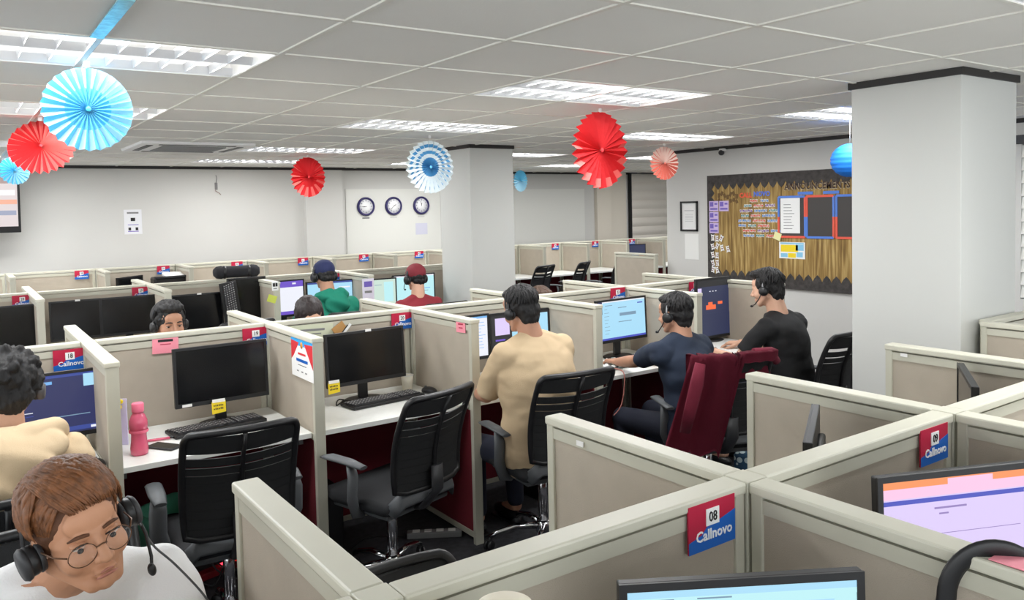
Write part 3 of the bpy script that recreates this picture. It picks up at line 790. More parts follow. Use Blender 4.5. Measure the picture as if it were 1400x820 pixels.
for v in m.bm.verts:
    a = math.atan2(v.co.y, v.co.x); q = 1+.08*noise.noise(Vector((a*2, v.co.z*9, 0)))+.04*math.sin(a*13+v.co.z*30); v.co.x *= q; v.co.y *= q; v.co.z += .02*math.sin(a*2+.5)
m.build('green_bag', mat('bag_green', (98, 182, 150), .45, bump=.3, bscale=30), bn)
MB().bx(-.05, .03, -.131, -.128, .10, .16).build('paper_label', M_paper, bn)
# computer towers in the dark under the desks
PCG = 'computer towers under the desks'
pc0 = None
for k, (x, y, l) in enumerate([(1.50, 4.0, 'dark computer tower beside the power strip under the empty askew chair desk'), (2.95, 4.02, 'dark computer tower under the tan shirt man\'s worktop'), (3.30, 4.02, 'dark computer tower under the navy shirt man\'s worktop'), (.06, 4.0, 'dark computer tower under the number 18 worktop')]):
    if pc0 is None:
        pc0 = thing('computer_tower', l, 'computer', (x, y, .001), 0, PCG)
        MB().box((0, 0, .19), (.17, .36, .38), bevel=.006).build('tower_case', M_black, pc0)
        MB().box((0, -.184, .19), (.15, .008, .36), bevel=.003).build('front_grille', M_dark, pc0)
        MB().box((.04, -.190, .33), (.016, .006, .016), bevel=.002).build('power_button', M_grey, pc0)
    else: dup(pc0, (x, y, .001), 0, l)
# black box and roll pillow on the far partitions
bx_ = thing('desk_printer', 'low black box with a white sheet on top, in the back row', 'printer', (2.02, 9.76, .7605), 0)
MB().box((0, 0, .165), (.34, .26, .33), bevel=.02).build('printer_body', M_black, bx_)
MB().box((.05, -.02, .345), (.2, .2, .03), Matrix.Rotation(.15, 3, 'X')).build('paper_sheet', M_paper, bx_)
MB().box((0, -.12, .335), (.34, .06, .02)).build('output_slot', M_dark, bx_)
pw = thing('roll_pillow', 'black roll pillow lying across the top of the third row partition', 'pillow', (2.11, 7.375, 1.269), -.12)
m = MB(); m.lathe([(0, -.205), (.03, -.20), (.055, -.175), (.060, -.13), (.052, -.115), (.054, -.10), (.054, .10), (.052, .115), (.060, .13), (.055, .175), (.03, .20), (0, .205)], 28, Matrix.Rotation(PI/2, 4, 'Y'))
for v in m.bm.verts: v.co += v.co.normalized()*.004*noise.noise(v.co*30)
m.build('pillow_body', mat('pillow_black', (38, 38, 42), .9, bump=.4, bscale=150), pw)
for s in (-1, 1): MB().lathe([(.0555, -.012), (.0585, -.008), (.0585, .008), (.0555, .012)], 28, Matrix.Translation((s*.105, 0, 0)) @ Matrix.Rotation(PI/2, 4, 'Y')).build('strap', M_black, pw)
# clip-on dome lamp by the number 08 cubicle
dl = thing('desk_lamp', 'small cream domed lamp standing against the partition below sign 08', 'lamp', (.618, .92, .7655))
MB().lathe([(0, 0), (.07, 0), (.07, .012), (.02, .02), (0, .02)], 28).build('lamp_base', M_white, dl)
MB().tube([(0, 0, .015), (0, .02, .2), (0, 0, .42)], .008, 10).build('lamp_stem', M_chrome, dl)
MB().lathe([(0, .485), (.02, .483), (.040, .473), (.055, .45), (.063, .415), (.066, .38), (.063, .38), (.052, .43), (.03, .463), (0, .473)], 32).build('lamp_shade', mat('cream_shade', (236, 228, 208), .5), dl)

for (x, y, z, l) in ((1.377-.0285, 1.63, 1.165, 'tiny white tag near the top of the divider before the maroon jacket'), (3.111-.0285, 1.70, 1.175, 'tiny white tag near the top of the divider before the big pillar')):
    o = MB().bx(-.001, .001, -.014, .014, -.007, .007).build('sticker', M_white); o.location = (x, y, z); tag(o, l, 'sticker', 'tiny white tags on the dividers')
bn.scale = (1.15, 1.15, 1.42)
bg = thing('shopping_bag', 'blue and white patterned cloth bag on the floor beyond the maroon jacket chair', 'bag', (3.98, 3.16, .001), .4)
M_pat = mat('bag_pattern', (70, 110, 130), .8)
_nt = M_pat.node_tree; _tx = _nt.nodes.new('ShaderNodeTexCoord'); _vn = _nt.nodes.new('ShaderNodeTexVoronoi'); _vn.inputs['Scale'].default_value = 26
_rp = _nt.nodes.new('ShaderNodeValToRGB'); _rp.color_ramp.interpolation = 'CONSTANT'
_rp.color_ramp.elements[0].color = lin((190, 205, 208))+(1,); _rp.color_ramp.elements[1].position = .45; _rp.color_ramp.elements[1].color = lin((40, 74, 100))+(1,)
_nt.links.new(_tx.outputs["Object"], _vn.inputs[0]); _nt.links.new(_vn.outputs['Distance'], _rp.inputs[0]); _nt.links.new(_rp.outputs[0], _nt.nodes['Principled BSDF'].inputs['Base Color'])
m = MB(); m.box((0, 0, .14), (.26, .14, .28), bevel=.02)
for v in m.bm.verts: v.co.x += .02*noise.noise(v.co*9); v.co.y += .02*noise.noise(v.co*11)
m.build('bag_body', M_pat, bg)
for s in (-1, 1): MB().tube([(-.07, s*.06, .27), (-.06, s*.065, .36), (0, s*.07, .39), (.06, s*.065, .36), (.07, s*.06, .27)], .006, 6).build('carry_handle', M_dark, bg)

# ================================================================== PAPER FANS AND LANTERN
def face_cam(x, y, off=0): return math.atan2(-y, -x)+PI/2+off
def paper_fan(label, x, y, z, r, mats, off=0, pleats=30, tiltx=0, rings=None, roll=0):
    """mats: [paper, centre]; rings: list of (radius fraction, material index)"""
    t = thing('paper_fan', label, 'paper fan', (x, y, z), face_cam(x, y, off), 'round pleated paper fans hung from the ceiling')
    m = MB(); n = pleats*2; d = r*.085
    fr = [0.03, .18, .36, .5, .62, .74, .86, 1.0]
    R = []
    for q in fr:
        ring = []
        for k in range(n):
            a = 2*PI*k/n; hgt = d*(1 if k % 2 else -1)*(.35+.65*q)
            rr_ = r*q*(1.0 if k % 2 else .965) if q == 1 else r*q
            ring.append(m.bm.verts.new((rr_*math.cos(a), hgt, rr_*math.sin(a))))
        R.append(ring)
    for i in range(len(fr)-1):
        for k in range(n):
            f = m.bm.faces.new((R[i][k], R[i][(k+1) % n], R[i+1][(k+1) % n], R[i+1][k]))
            if rings: f.material_index = rings(i, k)
            else: f.material_index = 0 if k % 2 else 1
    bmesh.ops.solidify(m.bm, geom=m.bm.faces[:], thickness=.0012)
    m.bm.transform(Matrix.Rotation(tiltx, 4, 'X') @ Matrix.Rotation(roll, 4, 'Y'))
    m.build('pleated_disc', mats[:-1] if len(mats) > 2 else [mats[0], mats[0]], t)
    c = MB(); c.lathe([(0, -.004), (r*.05, -.003), (r*.06, 0), (r*.05, .003), (0, .004)], 16, Matrix.Translation((0, -d*.6, 0)) @ Matrix.Rotation(PI/2, 4, 'X'))
    c.bm.transform(Matrix.Rotation(tiltx, 4, 'X')); c.build('centre_button', mats[-1], t)
    top = CEIL-.001-z
    s = MB().tube([(0, 0, r*.97*math.cos(tiltx)), (.002, 0, (r+top)/2), (0, 0, top)], .0016, 6); s.build('hanging_string', M_string, t)
    MB().box((0, 0, top-.012), (.022, .006, .022)).build('tape_tab', M_paper, t)
    return t
P_lb, P_lbd = mat('paper_light_blue', (120, 208, 238), .75), mat('paper_light_blue_deep', (66, 186, 230), .75)
P_lbw = mat('paper_pale_edge', (196, 232, 244), .75)
P_rd, P_rdl = mat('paper_red', (224, 48, 54), .75), mat('paper_red_light', (244, 138, 132), .75)
P_bw, P_wb = mat('paper_blue_print', (84, 160, 208), .75), mat('paper_white', (235, 242, 244), .75)
P_sl, P_slw = mat('paper_salmon', (226, 120, 104), .75), mat('paper_cream', (246, 226, 214), .75)
paper_fan('biggest light blue pleated paper fan hanging below the ceiling light', .46, 3.50, 2.215, .162, [P_lb, P_lbw, P_lbd], .12, 26, rings=lambda i, k: 1 if (k % 2 and i > 2) else 0)
paper_fan('red pleated paper fan beside the biggest light blue one', .47, 5.55, 2.225, .182, [P_rd, P_rdl, P_rd], -.2, 26, tiltx=-.45, rings=lambda i, k: 1 if k % 2 else 0)
paper_fan('small light blue paper fan over the corner of the wall screen', .54, 9.22, 2.26, .138, [P_lb, P_lbw, P_lbd], .3, 20, tiltx=-.2, rings=lambda i, k: 1 if k % 2 else 0)
paper_fan('small red paper fan hanging before the white wall and pilaster', 3.16, 8.27, 2.165, .215, [P_rd, P_rdl, P_rd], .62, 26, rings=lambda i, k: 1 if (k % 4 == 1 and i > 2) else 0)
paper_fan('blue and white patterned paper fan beside the slim pillar', 3.25, 5.78, 2.14, .218, [P_wb, P_bw, P_bw], .5, 26, rings=lambda i, k: (1 if (k % 2 == 0 or i < 2) else 0) if i in (0, 1, 3, 5) else (0 if k % 2 else 0))
paper_fan('light blue paper fan mostly hidden behind the slim pillar', 7.34, 10.2, 2.2, .17, [P_lb, P_lbw, P_lbd], .9, 22, rings=lambda i, k: 1 if k % 2 else 0)
paper_fan('largest red paper fan, turned partly side on, in mid room', 3.35, 3.79, 2.14, .242, [P_rd, P_rdl, P_rd], .83, 26, rings=lambda i, k: 1 if (k % 4 == 1 and i > 4) else 0)
paper_fan('small salmon and cream paper fan hanging before the notice wall', 5.9, 5.72, 2.2, .168, [P_slw, P_sl, P_sl], .6, 22, rings=lambda i, k: 1 if k % 2 else 0)
st = thing('paper_star', 'red paper star at the top edge, only two points in view', 'paper star', (.905, 1.72, 2.352), face_cam(.905, 1.72))
m = MB(); n = 16; c0 = m.bm.verts.new((0, -.015, .03)); c1 = m.bm.verts.new((0, .015, .03)); ring = []
for k in range(n):
    a = 2*PI*(k+.0)/n+PI/8-PI/2; r = .082 if k % 2 == 0 else .046
    ring.append(m.bm.verts.new((r*math.cos(a), 0, .03+r*math.sin(a)*.75 if math.sin(a) > 0 else .03+r*math.sin(a))))
for k in range(n):
    a, b = ring[k], ring[(k+1) % n]
    m.bm.faces.new((c0, a, b)); m.bm.faces.new((c1, b, a))
for v in m.bm.verts: v.co.z = min(v.co.z, .046)
m.build('star_points', mat('star_red', (190, 28, 36), .6), st)
MB().tube([(0, 0, .03), (0, 0, .047)], .002, 6).build('hanging_string', M_string, st)
ln = thing('paper_lantern', 'bright blue ribbed paper lantern half hidden by the big pillar', 'lantern', (5.66, 3.545, 2.095), 0)
m = MB(); pr = []
for k in range(41):
    a = -PI/2+PI*k/40; rr_ = .142*math.cos(a)*(1-.035*(k % 4 == 0))
    pr.append((max(rr_, .022), .128*math.sin(a)))
m.lathe(pr, 32); m.build('paper_shell', mat('lantern_blue', (24, 122, 226), .7), ln)
for z in (-.128, .128): MB().lathe([(.020, -.002), (.026, -.002), (.026, .002), (.020, .002)], 20, Matrix.Translation((0, 0, z))).build('wire_ring', M_grey, ln)
MB().tube([(0, 0, .127), (0, 0, CEIL-.001-2.095)], .0016, 6).build('hanging_string', M_string, ln)

# ================================================================== WALL THINGS
# clocks
ck0 = None
M_navy = mat('clock_navy', (40, 34, 92), .35)
for k, (x, z, l, hh, mm) in enumerate([(4.90, 1.85, 'first navy rimmed wall clock, hands near quarter to nine', 262, 270), (5.34, 1.85, 'middle navy rimmed wall clock, between the other two', 60, 225), (5.80, 1.85, 'navy rimmed wall clock above the pale blue sheet, beside the slim pillar', 10, 350)]):
    t = thing('wall_clock', l, 'clock', (x, YB-.012, z), 0, 'round navy wall clocks')
    RY = Matrix.Rotation(PI/2, 4, 'X')
    MB().lathe([(0, 0), (.135, 0), (.135, .025), (.125, .040), (.108, .036), (.106, .018), (0, .018)], 40, RY).build('clock_rim', M_navy, t)
    MB().lathe([(0, .0185), (.107, .0185), (.107, .0195), (0, .0195)], 40, RY).build('clock_face', M_signwhite, t)
    n = MB()
    for q in range(12):
        a = 2*PI*q/12; add_text(n, str(q or 12), .028, Matrix.Translation((.084*math.sin(a), -.0202, .084*math.cos(a))), 0, .0004)
    n.build('numerals', M_navy, t)
    for nm, a, L, wd in (('hour_hand', hh, .05, .007), ('minute_hand', mm, .078, .005)):
        MB().box((0, -.0225 if nm[0] == 'h' else -.024, L/2-.008), (wd, .001, L)).build(nm, M_ink, t).rotation_euler = (0, math.radians(a), 0)
    MB().box((0, -.003, -.165), (.11, .002, .02)).build('city_label', M_midgrey if k == 0 else mat('pale_label', (205, 205, 200), .7), t)
card('paper_notice', 'pale blue grey sheet taped below the last wall clock', 'paper', (5.80, YB-.014, 1.50), .20, .17, mat('sheet_blue_grey', (208, 208, 224), .8))
card('paper_notice', 'white printed notice with round pictures alone on the back wall', 'paper', (1.83, YB-.002, 1.72), .20, .30, mat('notice_white', (232, 232, 236), .8), 0, 0, [(0, .11, .13, .02, 3), (0, .03, .05, .04, 0), (0, -.035, .12, .008, 4), (-.04, -.085, .03, .035, 0), (.04, -.085, .03, .035, 0), (0, -.115, .12, .01, 4)])
hk = thing('wall_hook', 'small metal hook with a dangling wire high on the back wall', 'hook', (2.83, YB, 2.15))
MB().box((0, -.004, 0), (.035, .008, .09), bevel=.003).build('hook_plate', M_midgrey, hk)
MB().tube([(0, -.008, .045), (.006, -.03, .10), (0, -.01, .14)], .004, 6).build('upper_wire', M_grey, hk)
MB().tube([(0, -.01, -.04), (-.02, -.03, -.06), (.03, -.03, -.09), (.05, -.02, -.11)], .004, 6).build('dangling_wire', mat('wire_brown', (150, 120, 110), .6), hk)
# wall screen
tv = thing('wall_screen', 'large black framed wall screen at the frame edge, showing a bright picture', 'screen', (.02, 10.25, 2.0), 0)
R = Matrix.Rotation(.16, 4, 'X')
def tvp(nm, mb, mats, par=tv): mb.bm.transform(R); return mb.build(nm, mats, par)
tvp('screen_body', MB().box((0, .0, 0), (1.24, .05, .72), bevel=.006), M_black)
s_ = tvp('display', MB().box((0, -.026, .02), (1.19, .002, .62)), emat('tv_base', (226, 214, 214)))
c = MB()
for (x, z, w_, h_, mi) in [(.50, .24, .12, .12, 1), (.40, .22, .05, .16, 1), (.3, .23, .1, .1, 1), (.3, .08, .55, .06, 0), (.45, -.02, .28, .05, 2), (.2, -.06, .3, .06, 2), (.48, -.14, .2, .05, 3), (.1, .2, .2, .2, 3), (-.2, 0, .4, .3, 0), (.4, .31, .3, .03, 0)]:
    c.box((x, -.0275, z), (w_, .0015, h_), None, mi)
tvp('display_picture', c, [emat('tv_white', (245, 244, 248)), emat('tv_brown', (176, 150, 146)), emat('tv_peach', (246, 178, 150)), emat('tv_greyblue', (160, 166, 190))], s_)
MB().box((0, .17, 0), (.3, .33, .06)).box((0, .06, 0), (.3, .04, .3)).build('wall_bracket', M_dark, tv)
# framed notice
fr = thing('framed_certificate', 'black framed white page hanging beside the notice board', 'frame', (6.9, 6.31, 1.645), -PI/2)
m = MB()
for s in (-1, 1): m.bx(s*.118-.010, s*.118+.010, -.018, 0, -.17, .17); m.bx(-.128, .128, -.018, 0, s*.16-.010, s*.16+.010)
m.build('picture_frame', M_black, fr)
pg = MB().bx(-.11, .11, -.006, -.001, -.155, .155).build('white_page', M_paper, fr)
m = MB(); m.bx(-.07, .07, -.0075, -.0055, .06, .068)
for k in range(5): m.bx(-.06, .06, -.0075, -.0055, .02-k*.02, .024-k*.02)
m.build('printed_lines', mat('pale_print', (190, 190, 190), .8), pg)
card('paper_notice', 'blank white sheet below the black framed page', 'paper', (6.898, 6.28, 1.30), .21, .29, mat('sheet_offwhite', (236, 236, 232), .8), -PI/2)

# notice board: faces -X; local x runs towards -Y (to the right in view)
nb = thing('notice_board', 'large bamboo patterned notice board with a dark scalloped border', 'notice board', (6.898, 5.06, 1.50), -PI/2)
BW, BH = .965*2, 1.18     # half width .965 each side of the seam
M_bam = mat('bamboo_print', (150, 118, 66), .7)
nt = M_bam.node_tree; b = nt.nodes['Principled BSDF']
tc = nt.nodes.new('ShaderNodeTexCoord'); mp = nt.nodes.new('ShaderNodeMapping'); mp.inputs['Scale'].default_value = (1, 1, .06)
n1_ = nt.nodes.new('ShaderNodeTexNoise'); n1_.inputs['Scale'].default_value = 42; n1_.inputs['Detail'].default_value = 3
rp = nt.nodes.new('ShaderNodeValToRGB'); e = rp.color_ramp.elements
e[0].position = .32; e[0].color = lin((112, 84, 40))+(1,); e[1].position = .68; e[1].color = lin((192, 164, 104))+(1,)
q = rp.color_ramp.elements.new(.5); q.color = lin((152, 122, 66))+(1,)
nt.links.new(tc.outputs['Object'], mp.inputs[0]); nt.links.new(mp.outputs[0], n1_.inputs[0]); nt.links.new(n1_.outputs[0], rp.inputs[0]); nt.links.new(rp.outputs[0], b.inputs['Base Color'])
m = MB(); m.bx(-.965, -.002, -.02, 0, -BH/2, BH/2); m.bx(.002, .965, -.02, 0, -BH/2, BH/2); m.build('bamboo_backing', M_bam, nb)
M_bord = mat('border_charcoal', (66, 62, 60), .8, vary=.35, vscale=25)
m = MB()
def scallop(x0, x1, z, dz, n):
    for k in range(n):
        a = x0+(x1-x0)*k/n; c_ = x0+(x1-x0)*(k+1)/n; w_ = (c_-a)
        m.prism([(a, z), (c_, z), (c_, z-dz*.6), (a+w_*.82, z-dz*.84), (a+w_*.5, z-dz*1.05), (a+w_*.18, z-dz*.84), (a, z-dz*.6)], -.024, -.019)
scallop(-.965, .965, BH/2, .15, 19); scallop(-.965, .965, -BH/2, -.15, 19)
m2_ = m; n = 12
for k in range(n):
    z0 = -BH/2+.06+(BH-.12)*k/n; z1 = -BH/2+.06+(BH-.12)*(k+1)/n; d_ = z1-z0
    for s in (-1, 1): m.prism([(s*.965, z0), (s*.965, z1), (s*.91, z1), (s*.885, z0+d_*.8), (s*.865, (z0+z1)/2), (s*.885, z0+d_*.2), (s*.91, z0)], -.0235, -.019)
m.build('scalloped_border', M_bord, nb)
def brd(y, z): return (5.06-y, z-1.50)     # world (y, z) on the wall -> board local x, z
t_ = MB()
x_, z_ = brd(5.03, 1.963)
add_text(t_, 'ANNOUNCEMENTS', .092, Matrix.Translation((.40, -.0285, .435)), 0, .0016, .88)
t_.build('title_lettering', mat('title_brown', (70, 50, 42), .7), nb)
t_ = MB(); add_text(t_, 'ANNOUNCEMENTS', .092, Matrix.Translation((.397, -.0258, .431)), 0, .004, .88); t_.build('title_outline', mat('title_outline', (186, 170, 140), .7), nb)
t_ = MB(); add_text(t_, 'CALL', .068, Matrix.Translation((-.44, -.0255, .362)), 0, .003, 1); t_.build('red_lettering', mat('let_red', (232, 90, 60), .6), nb)
t_ = MB(); add_text(t_, 'NOVO', .068, Matrix.Translation((-.235, -.0255, .372)), 0, .003, 1); t_.build('blue_lettering', mat('let_blue', (90, 120, 214), .6), nb)
# rows of small coloured cut-out words, too blurred to read
words_ = MB(); rr = random.Random(11)
for r in range(8):
    x = -.50+(.12 if r == 0 else rr.uniform(-.03, .05)); z = .305-r*.052
    for wd in range(2 if r == 0 else 3):
        mi = [0, 1, 2, 0, 3, 1, 2, 0, 1][(r*2+wd) % 9]; L_ = rr.choice([.09, .11, .13, .15])
        if r == 0: L_ = .10
        k = 0
        while k*.0205 < L_:
            words_.box((x+k*.0205, -.0242, z+rr.uniform(-.003, .003)), (.016, .0015, .030), Matrix.Rotation(rr.uniform(-.2, .2), 3, 'Y'), 4)
            words_.box((x+k*.0205, -.0256, z+rr.uniform(-.003, .003)), (.008+.006*rr.random(), .0015, .020), Matrix.Rotation(rr.uniform(-.3, .3), 3, 'Y'), mi)
            k += 1
        x += L_+.035
        if x > -.06: break
words_.build('word_lettering', [mat('w_red', (222, 80, 66), .6), mat('w_blue', (96, 150, 214), .6), mat('w_teal', (64, 150, 160), .6), mat('w_purple', (130, 96, 170), .6), mat('w_white', (232, 226, 216), .7)], nb)
m = MB()
for k in range(7):
    a = -.80+k*.04; m.box((a, -.0245, .37+.02*math.sin(k*1.7)), (.03, .002, .05), Matrix.Rotation(math.sin(k*2.1)*.6, 3, 'Y'))
    m.box((a, -.0245, .30+.02*math.cos(k*1.3)), (.03, .002, .04), Matrix.Rotation(math.cos(k*2.7)*.6, 3, 'Y'))
m.build('brown_cutouts', mat('cut_brown', (110, 84, 50), .8), nb)
# photo cards on the left edge of the board
PCX = [(5.93, 1.755, 0), (5.79, 1.755, 0), (5.93, 1.635, 0), (5.93, 1.515, 0)]
for k, (y, z, _) in enumerate(PCX):
    card('photo_card', ['purple printed card at the top corner of the column on the notice board', 'purple printed card beside the topmost one on the notice board', 'purple printed card second down the column on the notice board', 'purple printed card third down, above the cut-out letters'][k], 'card', (6.871, y, z), .13, .112, mat('card_lilac', (206, 186, 224), .7), -PI/2, 0,
         [(-.03, .02, .05, .05, 4), (.03, .025, .04, .02, 4), (.0, -.03, .10, .02, 4)], 'purple printed cards pinned to the notice board')
c0 = None
rr = random.Random(5)
for k, (y, z) in enumerate([(5.95, 1.41), (5.89, 1.40), (5.83, 1.405), (5.95, 1.31), (5.89, 1.32), (5.82, 1.30), (5.74, 1.29), (5.95, 1.22), (5.89, 1.215), (5.95, 1.13), (5.89, 1.135), (5.95, 1.06), (5.89, 1.055)]):
    if c0 is None:
        c0 = thing('paper_cutout', 'white paper scrap right under the third purple card on the notice board', 'paper', (6.871, y, z), -PI/2, 'white paper scraps in a column on the notice board')
        m = MB(); m.prism([(-.02, -.035), (.006, -.03), (.022, -.038), (.018, .01), (.026, .034), (-.004, .028), (-.024, .036), (-.016, 0)], -.001, .001); m.build('white_scrap', M_paper, c0)
        m = MB(); m.box((0, -.0015, .008), (.02, .001, .012), Matrix.Rotation(.4, 3, 'Y')); m.box((-.004, -.0015, -.015), (.022, .001, .008)); m.build('brown_mark', mat('mark_brown', (130, 80, 90), .7), c0)
    else:
        d_ = dup(c0, (6.871, y, z), 0, 'white paper scrap on the bamboo board, ' + ['', 'beside the top one of the ragged column', 'standing out third in the top ragged line', 'starting the second ragged line', 'second in the second ragged line', 'third in the second ragged line', 'sticking out farthest from the ragged column', 'starting the third ragged line', 'ending the third ragged line', 'starting the fourth ragged line', 'ending the fourth ragged line', 'lowest and next to the dark border', 'lowest and toward the board middle'][k]); d_.rotation_euler = (0, rr.choice([-.3, .2, .5, -.1, PI, 2.9]), -PI/2)
# coloured frames on the board
M_fo, M_fb = mat('frame_orange', (232, 92, 72), .6), mat('frame_blue', (84, 128, 214), .6)
for k, (ya, yb, l, pagei) in enumerate([(5.09, 4.785, 'blue and orange paper frame holding a white page on the notice board', 1), (4.765, 4.475, 'orange and blue paper frame with an empty dark middle, on the notice board', 0), (4.445, 4.15, 'paper frame at the lantern side of the board, cut off by the big pillar', 0)]):
    yc, w_ = (ya+yb)/2, ya-yb; h_ = .40
    t = thing('picture_mount', l, 'paper mount', (6.875, yc, 1.635), -PI/2, 'paper frames on the notice board')
    MB().bx(-w_/2, w_/2, -.002, 0, -h_/2, h_/2).build('dark_backing', mat('frame_dark', (62, 58, 56), .5), t)
    m = MB(); e_ = .022
    for s, a in ((-1, 0), (1, 1)):
        c1_, c2_ = (0, 1) if (k+a) % 2 else (1, 0)
        m.bx(s*w_/2-e_/2, s*w_/2+e_/2, -.006, -.001, 0, h_/2, c1_); m.bx(s*w_/2-e_/2, s*w_/2+e_/2, -.006, -.001, -h_/2, 0, c2_)
        m.bx(-w_/2, w_/2, -.0062, -.001, s*h_/2-e_/2, s*h_/2+e_/2, (k+a) % 2)
    m.build('coloured_border', [M_fo, M_fb], t)
    if pagei:
        g_ = MB(); g_.box((-.015, -.0075, .012), (.225, .002, .35)); p_ = g_.build('white_page', M_paper, t)
        m = MB()
        for q in range(9): m.bx(-.09, -.01+.05*rr.random(), -.0098, -.0084, .12-q*.03, .126-q*.03)
        m.build('printed_lines', M_midgrey, p_)
for x_c, l in ((4.78, 'blue underline strip'), (4.50, 'second blue underline strip')):
    o = MB().bx(-.085, .085, -.003, 0, -.014, .014).build('border_strip', M_fb); o.location = (6.872, x_c, 1.868); o.rotation_euler = (0, 0, -PI/2)
    tag(o, 'short blue paper strip under the announcement letters, ' + ('above the white page' if x_c > 4.6 else 'closer to the blue lantern'), 'paper strip', 'blue paper strips on the notice board')
card('sticky_note', 'pale yellow sticky note at the corner of the framed white page', 'note', (6.868, 5.105, 1.44), .085, .075, mat('note_pale', (236, 232, 170), .7), -PI/2, .35)
card('info_sheet', 'yellow and light blue printed sheet below the framed white page', 'paper', (6.876, 4.94, 1.30), .30, .165, M_paper, -PI/2, 0, [(-.03, .02, .2, .07, 7), (.09, .03, .09, .06, 6), (-.09, -.05, .08, .04, 6), (.0, -.05, .09, .045, 7), (.09, -.04, .07, .05, 6), (0, .07, .27, .015, 6)])
# far blind
fb = thing('window_blind', 'wide banded cream blind on the far back wall', 'blind', (11.15, 11.33, 1.70))
m = MB(); pr = []
nbd = 8
for k in range(nbd*6+1):
    u = (k/6) % 1; pr.append((.02+.035*abs(math.sin(PI*k/6)), -.68+1.36*k/(nbd*6)))
for a, b_ in zip(pr, pr[1:]):
    v = [m.bm.verts.new((x, -y, z)) for (x, y, z) in ((-.42, a[0], a[1]), (.7, a[0], a[1]), (.7, b_[0], b_[1]), (-.42, b_[0], b_[1]))]
    f = m.bm.faces.new(v)
bmesh.ops.remove_doubles(m.bm, verts=m.bm.verts[:], dist=.0001); bmesh.ops.solidify(m.bm, geom=m.bm.faces[:], thickness=.002)
m.build('fabric_bands', mat('blind_cream', (226, 220, 210), .8), fb)
MB().bx(-.46, -.42, -.06, 0, -.70, .70).build('dark_edge_rail', M_black, fb)
MB().bx(-.46, .72, -.07, 0, .68, .73).build('head_rail', M_dark, fb)

